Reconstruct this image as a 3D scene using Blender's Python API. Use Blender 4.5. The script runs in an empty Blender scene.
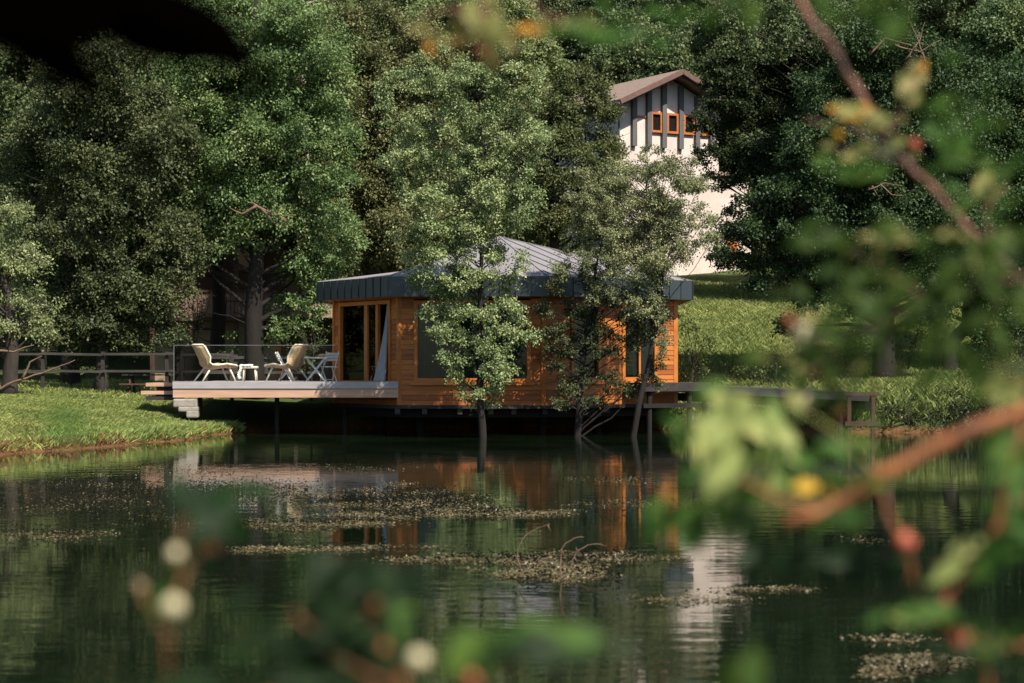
import bpy, math, random
import numpy as np
from mathutils import Vector, Matrix
R = math.radians
sc = bpy.context.scene
# ------------------------------------------------------------------ camera, light, exposure
FPX, EYE, HOR = 1991.0, 1.9, 368.0            # focal length in pixels, eye height over the water, horizon row
cam = bpy.data.cameras.new('camera'); cam_o = bpy.data.objects.new('camera', cam); sc.collection.objects.link(cam_o)
cam_o.location = (0, 0, EYE); cam_o.rotation_euler = (R(90), 0, 0)
cam.sensor_width = 36; cam.lens = FPX / 1024 * 36; cam.shift_y = (HOR - 341.5) / 1024
cam.clip_start = 0.05; cam.clip_end = 2000
cam.dof.use_dof = True; cam.dof.focus_distance = 58.0; cam.dof.aperture_fstop = 3.2
sc.camera = cam_o
SUN = Vector((0.50, -0.62, 1.0)).normalized()
world = bpy.data.worlds.new('World'); sc.world = world; world.use_nodes = True
wn = world.node_tree
sky = wn.nodes.new('ShaderNodeTexSky'); sky.sky_type = 'NISHITA'; sky.sun_disc = False
sky.sun_elevation = math.asin(SUN.z); sky.sun_rotation = math.atan2(SUN.x, SUN.y)
bg = wn.nodes['Background']; bg.inputs[1].default_value = 0.084
wn.links.new(sky.outputs[0], bg.inputs[0])
sl = bpy.data.lights.new('sun', 'SUN'); sl.energy = 5.0; sl.angle = R(0.5); sl.color = (1.0, 0.90, 0.77)
so = bpy.data.objects.new('sun', sl); sc.collection.objects.link(so)
so.rotation_euler = SUN.to_track_quat('Z', 'Y').to_euler(); so.location = (40, -20, 60)
sc.view_settings.view_transform = 'Standard'; sc.view_settings.look = 'None'
sc.view_settings.exposure = 0.64; sc.view_settings.gamma = 1.0
sc.render.engine = 'CYCLES'
cy = sc.cycles
cy.max_bounces = 6; cy.diffuse_bounces = 3; cy.glossy_bounces = 3; cy.transmission_bounces = 4; cy.transparent_max_bounces = 8
cy.caustics_reflective = False; cy.caustics_refractive = False
cy.use_denoising = True
try: cy.denoiser = 'OPENIMAGEDENOISE'
except Exception: pass

# ------------------------------------------------------------------ helpers
def at(px, py, d):
    return Vector(((px - 512) / FPX * d, d, EYE + (HOR - py) / FPX * d))
def on_water(px, py):
    d = FPX * EYE / (py - HOR); return Vector(((px - 512) / FPX * d, d, 0))

class MB:
    def __init__(s): s.v = []; s.f = []
    def face(s, pts):
        b = len(s.v); s.v += [tuple(p) for p in pts]; s.f.append(tuple(range(b, b + len(pts))))
    def hexa(s, p):                               # 8 corners: bottom 4, top 4
        b = len(s.v); s.v += [tuple(q) for q in p]
        for q in ((0,3,2,1),(4,5,6,7),(0,1,5,4),(1,2,6,5),(2,3,7,6),(3,0,4,7)): s.f.append(tuple(b + k for k in q))
    def box(s, c, size, rz=0.0, m=None):
        hx, hy, hz = size[0]/2, size[1]/2, size[2]/2
        mm = m if m is not None else Matrix.Rotation(rz, 3, 'Z')
        c = Vector(c)
        s.hexa([c + mm @ Vector(q) for q in ((-hx,-hy,-hz),(hx,-hy,-hz),(hx,hy,-hz),(-hx,hy,-hz),(-hx,-hy,hz),(hx,-hy,hz),(hx,hy,hz),(-hx,hy,hz))])
    def beam(s, a, b, w, h, up=(0,0,1)):
        a, b = Vector(a), Vector(b); d = (b - a); L = d.length; d.normalize(); up = Vector(up)
        if abs(d.dot(up)) > .97: up = Vector((0,1,0))
        x = d.cross(up).normalized(); z = x.cross(d)
        s.box((a + b)/2, (w, L, h), m=Matrix((x, d, z)).transposed())
    def tube(s, pts, rad, n=6, cap=True):
        pts = [Vector(p) for p in pts]; b = len(s.v)
        if not hasattr(rad, '__len__'): rad = [rad]*len(pts)
        ref = Vector((0.31, 0.77, 0.17)).normalized()
        for i, p in enumerate(pts):
            t = (pts[min(i+1, len(pts)-1)] - pts[max(i-1, 0)]).normalized()
            x = t.cross(ref); 
            if x.length < .05: x = t.cross(Vector((1,0,0)))
            x.normalize(); y = t.cross(x)
            for k in range(n):
                a = 2*math.pi*k/n; s.v.append(tuple(p + (x*math.cos(a) + y*math.sin(a))*rad[i]))
        for i in range(len(pts)-1):
            for k in range(n):
                k2 = (k+1) % n
                s.f.append((b+i*n+k, b+i*n+k2, b+(i+1)*n+k2, b+(i+1)*n+k))
        if cap:
            s.f.append(tuple(b+k for k in reversed(range(n)))); s.f.append(tuple(b+(len(pts)-1)*n+k for k in range(n)))
    def prism(s, poly, z0, z1):
        n = len(poly); b = len(s.v)
        s.v += [(p[0], p[1], z0) for p in poly] + [(p[0], p[1], z1) for p in poly]
        s.f.append(tuple(b+k for k in reversed(range(n)))); s.f.append(tuple(b+n+k for k in range(n)))
        for k in range(n):
            k2 = (k+1) % n; s.f.append((b+k, b+k2, b+n+k2, b+n+k))
    def blob(s, c, r, seed=0, seg=10, rings=6, amp=.1):
        rg = random.Random(seed); b = len(s.v); c = Vector(c); rr = r if hasattr(r, '__len__') else (r, r, r)
        for i in range(rings+1):
            th = math.pi*i/rings
            for k in range(seg):
                ph = 2*math.pi*k/seg; q = 1 + rg.uniform(-amp, amp)
                s.v.append(tuple(c + Vector((rr[0]*math.sin(th)*math.cos(ph), rr[1]*math.sin(th)*math.sin(ph), rr[2]*math.cos(th)))*q))
        for i in range(rings):
            for k in range(seg):
                k2 = (k+1) % seg; s.f.append((b+i*seg+k, b+(i+1)*seg+k, b+(i+1)*seg+k2, b+i*seg+k2))
    def build(s, name, mat, parent=None, smooth=False):
        me = bpy.data.meshes.new(name); me.from_pydata(s.v, [], s.f); me.materials.append(mat); me.update()
        if smooth: me.shade_smooth()
        return link(name, me, parent)
def link(name, me, parent=None):
    o = bpy.data.objects.new(name, me); sc.collection.objects.link(o)
    if parent is not None:
        o.parent = parent
        if parent.type == 'EMPTY' and parent.get('_local') is None: o.matrix_parent_inverse = Matrix.Translation(-parent.location)
    return o
def tag(o, label=None, cat=None, group=None, kind=None):
    if label: o['label'] = label
    if cat: o['category'] = cat
    if group: o['group'] = group
    if kind: o['kind'] = kind
    return o
def thing(name, label, cat, loc=(0,0,0), group=None, local=False):
    o = bpy.data.objects.new(name, None); sc.collection.objects.link(o); o.location = loc; o.empty_display_size = .3
    if local: o['_local'] = 1
    return tag(o, label, cat, group)
def copy_tree(o, parent=None):
    c = o.copy(); sc.collection.objects.link(c)
    if parent is not None: c.parent = parent
    for ch in [q for q in bpy.data.objects if q.parent == o]: copy_tree(ch, c)
    return c
def quads_mesh(name, V, mat):                     # V: (N,4,3)
    n = len(V); me = bpy.data.meshes.new(name)
    me.vertices.add(n*4); me.vertices.foreach_set('co', np.asarray(V, dtype=np.float32).reshape(-1))
    me.loops.add(n*4); me.loops.foreach_set('vertex_index', np.arange(n*4, dtype=np.int32))
    me.polygons.add(n); me.polygons.foreach_set('loop_start', np.arange(0, n*4, 4, dtype=np.int32))
    me.update(calc_edges=True); me.materials.append(mat)
    return me

# ------------------------------------------------------------------ materials
def nodes(name):
    m = bpy.data.materials.new(name); m.use_nodes = True; t = m.node_tree
    return m, t, t.nodes['Principled BSDF'], t.nodes['Material Output']
def N(t, typ, **kw):
    n = t.nodes.new(typ)
    for k, v in kw.items(): setattr(n, k, v)
    return n
def ramp(t, fac, cols):
    r = N(t, 'ShaderNodeValToRGB'); e = r.color_ramp.elements
    while len(e) < len(cols): e.new(.5)
    for i, (p, c) in enumerate(cols): e[i].position = p; e[i].color = (*c, 1)
    t.links.new(fac, r.inputs[0]); return r.outputs[0]
def mat(name, c1, c2=None, scale=3.0, stretch=(1,1,1), rough=.7, bump=0.0, bscale=None, detail=6, spec=.4, metal=0.0, island=False):
    m, t, p, o = nodes(name); p.inputs['Roughness'].default_value = rough; p.inputs['Metallic'].default_value = metal
    p.inputs['Specular IOR Level'].default_value = spec
    c2 = c2 or tuple(x*.75 for x in c1)
    tc = N(t, 'ShaderNodeTexCoord'); mp = N(t, 'ShaderNodeMapping'); mp.inputs['Scale'].default_value = stretch
    t.links.new(tc.outputs['Object'], mp.inputs[0])
    nz = N(t, 'ShaderNodeTexNoise'); nz.inputs['Scale'].default_value = scale; nz.inputs['Detail'].default_value = detail
    nz.inputs['Roughness'].default_value = .65
    t.links.new(mp.outputs[0], nz.inputs[0])
    fac = nz.outputs[0]
    if island:
        g = N(t, 'ShaderNodeNewGeometry'); a = N(t, 'ShaderNodeMath', operation='MULTIPLY_ADD')
        t.links.new(g.outputs['Random Per Island'], a.inputs[0]); a.inputs[1].default_value = .6; 
        b = N(t, 'ShaderNodeMath', operation='SUBTRACT'); t.links.new(fac, b.inputs[0]); b.inputs[1].default_value = .3
        t.links.new(b.outputs[0], a.inputs[2]); fac = a.outputs[0]
    t.links.new(ramp(t, fac, [(.3, c1), (.7, c2)]), p.inputs['Base Color'])
    if bump:
        nb = N(t, 'ShaderNodeTexNoise'); nb.inputs['Scale'].default_value = bscale or scale*3; nb.inputs['Detail'].default_value = 5
        t.links.new(mp.outputs[0], nb.inputs[0])
        bp = N(t, 'ShaderNodeBump'); bp.inputs['Strength'].default_value = bump; bp.inputs['Distance'].default_value = .02
        t.links.new(nb.outputs[0], bp.inputs['Height']); t.links.new(bp.outputs[0], p.inputs['Normal'])
    return m
def leaf_mat(name, c1, c2, c3=None, trans=.32, gloss=.05, nscale=.7):
    m, t, p, o = nodes(name); t.nodes.remove(p)
    g = N(t, 'ShaderNodeNewGeometry'); tc = N(t, 'ShaderNodeTexCoord')
    nz = N(t, 'ShaderNodeTexNoise'); nz.inputs['Scale'].default_value = nscale; nz.inputs['Detail'].default_value = 3
    t.links.new(tc.outputs['Object'], nz.inputs[0])
    a = N(t, 'ShaderNodeMath', operation='MULTIPLY_ADD'); t.links.new(g.outputs['Random Per Island'], a.inputs[0]); a.inputs[1].default_value = .6
    b = N(t, 'ShaderNodeMath', operation='SUBTRACT'); t.links.new(nz.outputs[0], b.inputs[0]); b.inputs[1].default_value = .3
    t.links.new(b.outputs[0], a.inputs[2])
    oi = N(t, 'ShaderNodeObjectInfo'); hs = N(t, 'ShaderNodeHueSaturation')
    col = ramp(t, a.outputs[0], [(.15, c1), (.6, c2), (.95, c3 or c2)])
    mr = N(t, 'ShaderNodeMapRange'); t.links.new(oi.outputs['Random'], mr.inputs[0]); mr.inputs[3].default_value = .7; mr.inputs[4].default_value = 1.3
    mh = N(t, 'ShaderNodeMapRange'); t.links.new(oi.outputs['Random'], mh.inputs[0]); mh.inputs[3].default_value = .475; mh.inputs[4].default_value = .52
    t.links.new(col, hs.inputs['Color']); t.links.new(mr.outputs[0], hs.inputs['Value']); t.links.new(mh.outputs[0], hs.inputs['Hue'])
    d = N(t, 'ShaderNodeBsdfDiffuse'); tr = N(t, 'ShaderNodeBsdfTranslucent'); gl = N(t, 'ShaderNodeBsdfGlossy'); gl.inputs['Roughness'].default_value = .55
    m1 = N(t, 'ShaderNodeMixShader'); m1.inputs[0].default_value = trans
    m2 = N(t, 'ShaderNodeMixShader'); m2.inputs[0].default_value = gloss
    t.links.new(hs.outputs[0], d.inputs[0]); t.links.new(hs.outputs[0], tr.inputs[0])
    t.links.new(d.outputs[0], m1.inputs[1]); t.links.new(tr.outputs[0], m1.inputs[2])
    t.links.new(m1.outputs[0], m2.inputs[1]); t.links.new(gl.outputs[0], m2.inputs[2]); t.links.new(m2.outputs[0], o.inputs[0])
    return m
def glass_mat(name, tint, ior=1.5, rough=0.0):
    m, t, p, o = nodes(name); t.nodes.remove(p)
    f = N(t, 'ShaderNodeFresnel'); f.inputs[0].default_value = ior
    a = N(t, 'ShaderNodeBsdfTransparent'); a.inputs[0].default_value = (*tint, 1)
    g = N(t, 'ShaderNodeBsdfGlossy'); g.inputs['Roughness'].default_value = rough
    x = N(t, 'ShaderNodeMixShader'); t.links.new(f.outputs[0], x.inputs[0]); t.links.new(a.outputs[0], x.inputs[1]); t.links.new(g.outputs[0], x.inputs[2])
    t.links.new(x.outputs[0], o.inputs[0]); return m

M = {}
M['bark'] = mat('bark', (.055,.045,.035), (.022,.018,.014), 5, (1,1,.25), .9, .8, 18)
M['bark_pale'] = mat('bark_pale', (.20,.17,.135), (.08,.065,.05), 5, (1,1,.4), .85, .6, 20)
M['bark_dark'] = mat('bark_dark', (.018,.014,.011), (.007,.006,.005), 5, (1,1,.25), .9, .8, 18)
M['dead_brown'] = mat('brown_dead_wood', (.20,.125,.085), (.11,.07,.05), 6, (1,1,1), .85, .3)
M['dead'] = mat('dead_wood', (.34,.29,.23), (.2,.16,.12), 6, (1,1,1), .85, .3)
M['l_alder'] = leaf_mat('leaf_alder', (0.0572,0.0924,0.0378), (0.114,0.153,0.0592), (0.198,0.218,0.0851), .28, .025)
M['l_ash'] = leaf_mat('leaf_ash', (0.0738,0.122,0.0431), (0.148,0.202,0.0688), (0.257,0.282,0.107), .32, .025)
M['l_birch'] = leaf_mat('leaf_birch', (0.0983,0.143,0.0517), (0.208,0.252,0.0968), (0.368,0.369,0.161), .32, .025)
M['l_willow'] = leaf_mat('leaf_willow', (0.11,0.157,0.0605), (0.25,0.301,0.129), (0.481,0.503,0.242), .28, .025)
M['l_silver'] = leaf_mat('leaf_silver', (0.0984,0.133,0.0579), (0.248,0.277,0.132), (0.463,0.496,0.249), .28, .025)
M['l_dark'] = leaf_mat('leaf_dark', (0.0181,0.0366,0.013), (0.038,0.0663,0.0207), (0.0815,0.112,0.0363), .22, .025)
M['l_spruce'] = leaf_mat('needle_spruce', (0.02,0.0402,0.0207), (0.0442,0.0723,0.0345), (0.0802,0.11,0.0517), .12, .025)
M['l_hill'] = leaf_mat('leaf_hill', (0.0575,0.0995,0.0431), (0.118,0.167,0.0647), (0.222,0.249,0.103), .28, .025)
M['l_shrub'] = leaf_mat('leaf_shrub', (0.0523,0.0928,0.0223), (0.105,0.164,0.0385), (0.179,0.232,0.0608), .35, .025, 2)
M['grass'] = leaf_mat('grass_blade', (0.146,0.186,0.0524), (0.279,0.328,0.0842), (0.531,0.482,0.158), .35, .03, .5)
M['grass_dry'] = leaf_mat('grass_dry', (.11,.055,.022), (.22,.11,.04), (.32,.20,.08), .2, .02, 1)
M['meadow'] = leaf_mat('meadow_blade', (0.145,0.199,0.0569), (0.292,0.374,0.104), (0.583,0.586,0.209), .35, .03, .25)
M['weed'] = leaf_mat('weed_leaf', (.075,.065,.025), (.16,.125,.055), (.25,.19,.09), .15, .10, .6)
M['petal'] = mat('petal', (.82,.80,.70), (.7,.66,.5), 8, rough=.6)
M['cedar'] = mat('cedar_boards', (.46,.155,.028), (.28,.08,.013), 2.2, (1,1,7), .55, .15, 14, island=True)
M['cedar_frame'] = mat('cedar_frame', (.52,.19,.036), (.38,.12,.02), 3, (1,1,1), .5, .1)
M['cedar_floor'] = mat('larch_deck_edge', (.60,.40,.29), (.46,.27,.18), 2, (.5,1,6), .65, .15, island=True)
M['deck_grey'] = mat('weathered_deck', (.44,.42,.43), (.33,.31,.32), 2, (.6,3,3), .6, .15, island=True)
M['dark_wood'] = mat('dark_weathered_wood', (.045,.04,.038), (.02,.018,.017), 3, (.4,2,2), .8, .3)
M['grey_wood'] = mat('grey_weathered_wood', (.07,.07,.073), (.036,.036,.039), 3, (.4,2,2), .75, .3)
M['rail_wood'] = mat('silvered_rail', (.075,.066,.058), (.03,.027,.024), 3, (.4,2,2), .8, .3)
M['zinc'] = mat('zinc_roof', (.31,.295,.305), (.25,.24,.25), 1.2, (1,1,1), .5, .03, 6, metal=.15)
M['fascia'] = mat('dark_zinc', (.060,.078,.088), (.042,.056,.064), 1.5, (1,1,.4), .38, .03, 6, metal=.4)
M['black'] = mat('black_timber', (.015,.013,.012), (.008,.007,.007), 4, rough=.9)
M['inside'] = mat('cabin_lining', (.20,.12,.06), (.14,.08,.04), 2, rough=.8)
M['curtain_green'] = mat('green_curtain', (.07,.15,.13), (.035,.085,.075), 3, (6,6,.3), .9)
M['curtain_white'] = mat('pale_curtain', (.46,.46,.47), (.36,.36,.37), 3, (6,6,.3), .9)
M['glass'] = glass_mat('window_glass', (.62,.74,.71), 1.36)
M['glass_clear'] = glass_mat('rail_glass', (.97,.99,.98), 1.16)
M['steel'] = mat('brushed_steel', (.35,.35,.35), (.28,.28,.28), 4, rough=.35, metal=.8)
M['weave'] = mat('tan_weave', (.58,.40,.23), (.44,.28,.15), 30, (1,1,1), .75, .4, 60)
M['cream_wood'] = mat('cream_wood', (.80,.73,.60), (.68,.60,.46), 5, rough=.55)
M['white_paint'] = mat('white_paint', (.82,.80,.77), (.74,.72,.69), 5, rough=.5)
M['fleece'] = mat('white_fleece', (.86,.84,.80), (.70,.68,.63), 40, rough=1, bump=.9, bscale=55)
M['stone'] = mat('grey_stone', (.36,.33,.29), (.22,.20,.17), 4, rough=.9, bump=.6)
M['plaster'] = mat('white_plaster', (.72,.64,.59), (.55,.475,.43), .9, rough=.9, bump=.15)
M['post_grey'] = mat('grey_post', (.13,.13,.125), (.09,.09,.088), 3, (3,3,.4), .8)
M['orange_frame'] = mat('orange_window_frame', (.50,.17,.05), (.40,.12,.035), 4, rough=.5)
M['dark_glass'] = mat('dark_pane', (.018,.016,.016), (.012,.012,.012), 2, rough=.12, spec=.6)
M['tiles'] = mat('roof_tiles', (.30,.225,.18), (.18,.13,.105), 6, (1,1,1), .85, .5, 14)
M['brown_eave'] = mat('brown_eave', (.17,.10,.08), (.10,.06,.045), 4, rough=.7)
M['chalet_wood'] = mat('chalet_wood', (.105,.055,.036), (.055,.030,.022), 3, (3,3,.5), .8, .2)
M['chalet_grey'] = mat('chalet_boards', (.25,.17,.14), (.15,.10,.085), 3, (8,8,.3), .85, .2)
M['tan_wall'] = mat('tan_render', (.42,.32,.22), (.32,.235,.16), 1.5, rough=.9)
M['pink_wall'] = mat('pink_render', (.52,.34,.25), (.42,.27,.2), 1.5, rough=.9)
M['twig_red'] = mat('red_brown_twig', (.34,.15,.10), (.022,.017,.016), 14, rough=.55, detail=2)
M['twig_orange'] = mat('orange_twig', (.33,.115,.035), (.16,.06,.03), 20, rough=.55, detail=2)
M['twig_dark'] = mat('dark_twig', (.05,.035,.028), (.03,.02,.018), 20, rough=.7)
M['f_green'] = leaf_mat('near_leaf_green', (0.0275,0.0836,0.0128), (0.0562,0.134,0.0192), (0.113,0.19,0.028), .42, .012, 6)
M['f_pale'] = leaf_mat('near_leaf_pale', (0.156,0.21,0.055), (0.297,0.315,0.1), (0.562,0.473,0.19), .35, .012, 6)
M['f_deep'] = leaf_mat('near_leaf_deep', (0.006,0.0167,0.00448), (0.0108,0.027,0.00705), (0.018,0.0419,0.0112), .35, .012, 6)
M['f_yellow'] = leaf_mat('near_leaf_yellow', (.40,.21,.02), (.52,.28,.02), (.6,.36,.04), .35, .012, 6)
M['f_black'] = leaf_mat('near_leaf_painted_shade', (0.00035,0.000245,0.000175), (0.00056,0.000385,0.00028), (0.0007,0.00049,0.00035), .02, .0, 6)  # leaves in shadow: the shade is put into this near-black colour
M['bud'] = mat('cream_bud', (.62,.56,.36), (.5,.44,.26), 30, rough=.6)
M['bud_red'] = mat('red_bud', (.50,.13,.07), (.38,.09,.05), 30, rough=.5)

# ------------------------------------------------------------------ ground and water
POND = np.array([(-30,2.0),(30,2.0),(32,50),(22,55.5),(14,58.0),(9.5,58.8),(5.5,61.8),(4,62.8),(-6.5,62.8),(-7.95,58.8),(-8.4,55.2),(-9.2,50),(-11.1,43.5),(-13,38),(-18,30),(-30,26)], float)
def pond_sd(x, y):
    x = np.asarray(x, float); y = np.asarray(y, float); d = np.full(x.shape, 1e9); ins = np.zeros(x.shape, bool)
    n = len(POND)
    for i in range(n):
        ax, ay = POND[i]; bx, by = POND[(i+1) % n]; ex, ey = bx-ax, by-ay
        t = np.clip(((x-ax)*ex + (y-ay)*ey)/(ex*ex+ey*ey), 0, 1)
        d = np.minimum(d, np.hypot(x-ax-t*ex, y-ay-t*ey))
        c = ((ay > y) != (by > y)); ins ^= c & (x < (bx-ax)*(y-ay)/((by-ay) if by != ay else 1e-9)+ax)
    return np.where(ins, -d, d)
def sstep(a, b, x): t = np.clip((x-a)/(b-a), 0, 1); return t*t*(3-2*t)
def ground_h(x, y):
    x = np.asarray(x, float); y = np.asarray(y, float)
    wob = .35*np.sin(x*1.9+y*.7)+.25*np.sin(y*2.3-x*.9)+.15*np.sin(x*4.7+y*3.9)
    sd = pond_sd(x, y) + wob*.35
    left = 1 - sstep(-7, -3, x); near = 1 - sstep(12, 22, y)
    land = (1-near)*((1.35*(1-np.exp(-np.maximum(sd,0)/4.2)) + .12*np.exp(-((np.maximum(sd,0)-.3)/.3)**2))*left + 1.35*(1-np.exp(-np.maximum(sd,0)/.9))*(1-left)) + near*.3*(1-np.exp(-np.maximum(sd,0)/.6))
    rt = sstep(0, 7, x)
    hill = rt*.142*np.clip(y-63, 0, 42) + (1-rt)*.12*np.clip(y-80, 0, 17) + .55*np.clip(y-105, 0, None)
    bump = .06*np.sin(x*.8+1.3)*np.sin(y*.6)+.03*np.sin(x*2.1)*np.cos(y*1.7)
    return np.where(sd > 0, land + hill + bump*np.clip(sd/2, 0, 1), np.maximum(-1.2, sd*.6) + .0)
def gz(x, y): return float(ground_h(np.array([x]), np.array([y]))[0])

xs = np.concatenate([np.arange(-90,-26,2.0), np.arange(-26,27,.4), np.arange(27,91,2.0)])
ys = np.concatenate([np.arange(-14,34,2.0), np.arange(34,70,.4), np.arange(70,200,1.5)])
X, Y = np.meshgrid(xs, ys); Z = ground_h(X, Y)
nx, ny = len(xs), len(ys)
gv = np.stack([X, Y, Z], -1).reshape(-1, 3)
idx = np.arange(nx*ny).reshape(ny, nx)
gf = np.stack([idx[:-1,:-1], idx[:-1,1:], idx[1:,1:], idx[1:,:-1]], -1).reshape(-1, 4)
me = bpy.data.meshes.new('ground'); me.from_pydata(gv.tolist(), [], gf.tolist()); me.shade_smooth()
def ground_mat():
    m, t, p, o = nodes('ground_earth_and_turf'); p.inputs['Roughness'].default_value = .95; p.inputs['Specular IOR Level'].default_value = .1
    tc = N(t, 'ShaderNodeTexCoord'); sx = N(t, 'ShaderNodeSeparateXYZ'); t.links.new(tc.outputs['Object'], sx.inputs[0])
    n1 = N(t, 'ShaderNodeTexNoise'); n1.inputs['Scale'].default_value = .8; n1.inputs['Detail'].default_value = 8; t.links.new(tc.outputs['Object'], n1.inputs[0])
    n2 = N(t, 'ShaderNodeTexNoise'); n2.inputs['Scale'].default_value = 9; n2.inputs['Detail'].default_value = 6; t.links.new(tc.outputs['Object'], n2.inputs[0])
    g = ramp(t, n2.outputs[0], [(.3, (.035,.055,.018)), (.7, (.085,.11,.035))])
    e = ramp(t, n2.outputs[0], [(.3, (.07,.038,.018)), (.7, (.16,.085,.038))])
    s = N(t, 'ShaderNodeMath', operation='MULTIPLY_ADD'); t.links.new(n1.outputs[0], s.inputs[0]); s.inputs[1].default_value = .35; t.links.new(sx.outputs[2], s.inputs[2])
    mr = N(t, 'ShaderNodeMapRange'); t.links.new(s.outputs[0], mr.inputs[0]); mr.inputs[1].default_value = .28; mr.inputs[2].default_value = .46
    mx = N(t, 'ShaderNodeMix', data_type='RGBA'); t.links.new(mr.outputs[0], mx.inputs[0]); t.links.new(e, mx.inputs[6]); t.links.new(g, mx.inputs[7])
    t.links.new(mx.outputs[2], p.inputs['Base Color'])
    b = N(t, 'ShaderNodeBump'); b.inputs['Strength'].default_value = .6; b.inputs['Distance'].default_value = .05; t.links.new(n2.outputs[0], b.inputs['Height']); t.links.new(b.outputs[0], p.inputs['Normal'])
    return m
me.materials.append(ground_mat()); tag(link('ground', me), 'grassy pond banks rising to a wooded hillside', 'ground', kind='structure')

def water_mat():
    m, t, p, o = nodes('pond_water'); p.inputs['Base Color'].default_value = (.005,.007,.004,1); p.inputs['Roughness'].default_value = .035
    p.inputs['IOR'].default_value = 1.33; p.inputs['Specular IOR Level'].default_value = .5
    tc = N(t, 'ShaderNodeTexCoord')
    n0 = N(t, 'ShaderNodeTexNoise'); n0.inputs['Scale'].default_value = .35; n0.inputs['Detail'].default_value = 4; t.links.new(tc.outputs['Object'], n0.inputs[0])
    t.links.new(ramp(t, n0.outputs[0], [(.35, (.004,.009,.004)), (.65, (.010,.016,.008))]), p.inputs['Base Color'])
    mp = N(t, 'ShaderNodeMapping'); mp.inputs['Scale'].default_value = (.55, 1.0, 1); t.links.new(tc.outputs['Object'], mp.inputs[0])
    n1 = N(t, 'ShaderNodeTexNoise'); n1.inputs['Scale'].default_value = 3.2; n1.inputs['Detail'].default_value = 3; n1.inputs['Roughness'].default_value = .45; t.links.new(mp.outputs[0], n1.inputs[0])
    n2 = N(t, 'ShaderNodeTexNoise'); n2.inputs['Scale'].default_value = .22; n2.inputs['Detail'].default_value = 2; t.links.new(tc.outputs['Object'], n2.inputs[0])
    mr = N(t, 'ShaderNodeMapRange'); t.links.new(n2.outputs[0], mr.inputs[0]); mr.inputs[1].default_value = .35; mr.inputs[2].default_value = .7; mr.inputs[3].default_value = .10; mr.inputs[4].default_value = .42
    b = N(t, 'ShaderNodeBump'); b.inputs['Distance'].default_value = .012; t.links.new(mr.outputs[0], b.inputs['Strength']); t.links.new(n1.outputs[0], b.inputs['Height']); t.links.new(b.outputs[0], p.inputs['Normal'])
    return m
w = MB(); w.face([(-40,1,0),(40,1,0),(40,64,0),(-40,64,0)])
tag(w.build('water', water_mat()), 'still dark green pond reflecting the trees', 'pond', kind='structure')

# ------------------------------------------------------------------ cabin
cabin = thing('lake_cabin', 'orange timber cabin with grey zinc hip roof standing over the pond', 'cabin', (0, 61, 0))
Lc, Ac, Cc, Rc, B1, B2, B3 = (-5.36,60.3), (-3.24,57.0), (.88,56.8), (4.88,59.6), (4.9,65), (.6,67), (-4.2,66.4)
POLY = [Lc, Ac, Cc, Rc, B1, B2, B3]                 # counter-clockwise from above
FLOOR, WTOP, WBOT, ETOP = 1.5, 3.95, .84, 4.49
def offset_poly(poly, o):
    n = len(poly); out = []
    for i in range(n):
        p0, p1, p2 = (Vector(poly[(i-1) % n]), Vector(poly[i]), Vector(poly[(i+1) % n]))
        n1 = (p1-p0).normalized(); n1 = Vector((n1.y, -n1.x)); n2 = (p2-p1).normalized(); n2 = Vector((n2.y, -n2.x))
        q = (n1+n2); q = q/(q.dot(n1)) if q.dot(n1) > .1 else n1
        out.append(p1 + q*o)
    return out
def s_at(px, p0, p1):                               # distance along wall p0->p1 where the view column px meets it
    k = (px-512)/FPX; d = Vector(p1)-Vector(p0)
    t = (k*p0[1]-p0[0])/(d.x-k*d.y); return t*d.length
def wall_frame(p0, p1):
    a = Vector((*p0, 0)); d = Vector((*p1, 0))-a; L = d.length; d.normalize(); return a, d, Vector((d.y, -d.x, 0)), L
BR = random.Random(77)
def board_wall(mb, p0, p1, z0, z1, openings, bh=.145, th=.04):
    a, d, n, L = wall_frame(p0, p1); z = z0
    while z < z1-.01:
        zt = min(z+bh, z1)
        spans = [(0.0, L)]
        for (s0, s1, o0, o1) in openings:
            if o0 < (z+zt)/2 < o1:
                ns = []
                for (u, v) in spans:
                    if s1 <= u or s0 >= v: ns.append((u, v)); continue
                    if s0 > u: ns.append((u, s0))
                    if s1 < v: ns.append((s1, v))
                spans = ns
        cut = []
        for (u, v) in spans:
            q = u
            while v-q > 2.6:
                e = q+BR.uniform(1.2, 2.4); cut.append((q, e-.002)); q = e+.002
            cut.append((q, v))
        for (u, v) in cut:
            if v-u < .02: continue
            x0, x1 = a+d*u, a+d*v; lo = n*.0; t0 = n*th
            # a lapped board: the lower edge stands out more than the upper
            mb.hexa([x0-n*.03+Vector((0,0,z)), x1-n*.03+Vector((0,0,z)), x1+n*th+Vector((0,0,z)), x0+n*th+Vector((0,0,z)),
                     x0-n*.03+Vector((0,0,zt-.006)), x1-n*.03+Vector((0,0,zt-.006)), x1+n*(th-.014)+Vector((0,0,zt-.006)), x0+n*(th-.014)+Vector((0,0,zt-.006))])
        z = zt
def wbox(mb, p0, p1, s0, s1, z0, z1, o0, o1):      # box in wall space: along s, up z, outward o
    a, d, n, L = wall_frame(p0, p1)
    mb.hexa([a+d*s+n*o+Vector((0,0,z)) for z in (z0, z1) for (s, o) in ((s0,o0),(s0,o1),(s1,o1),(s1,o0))])
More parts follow.
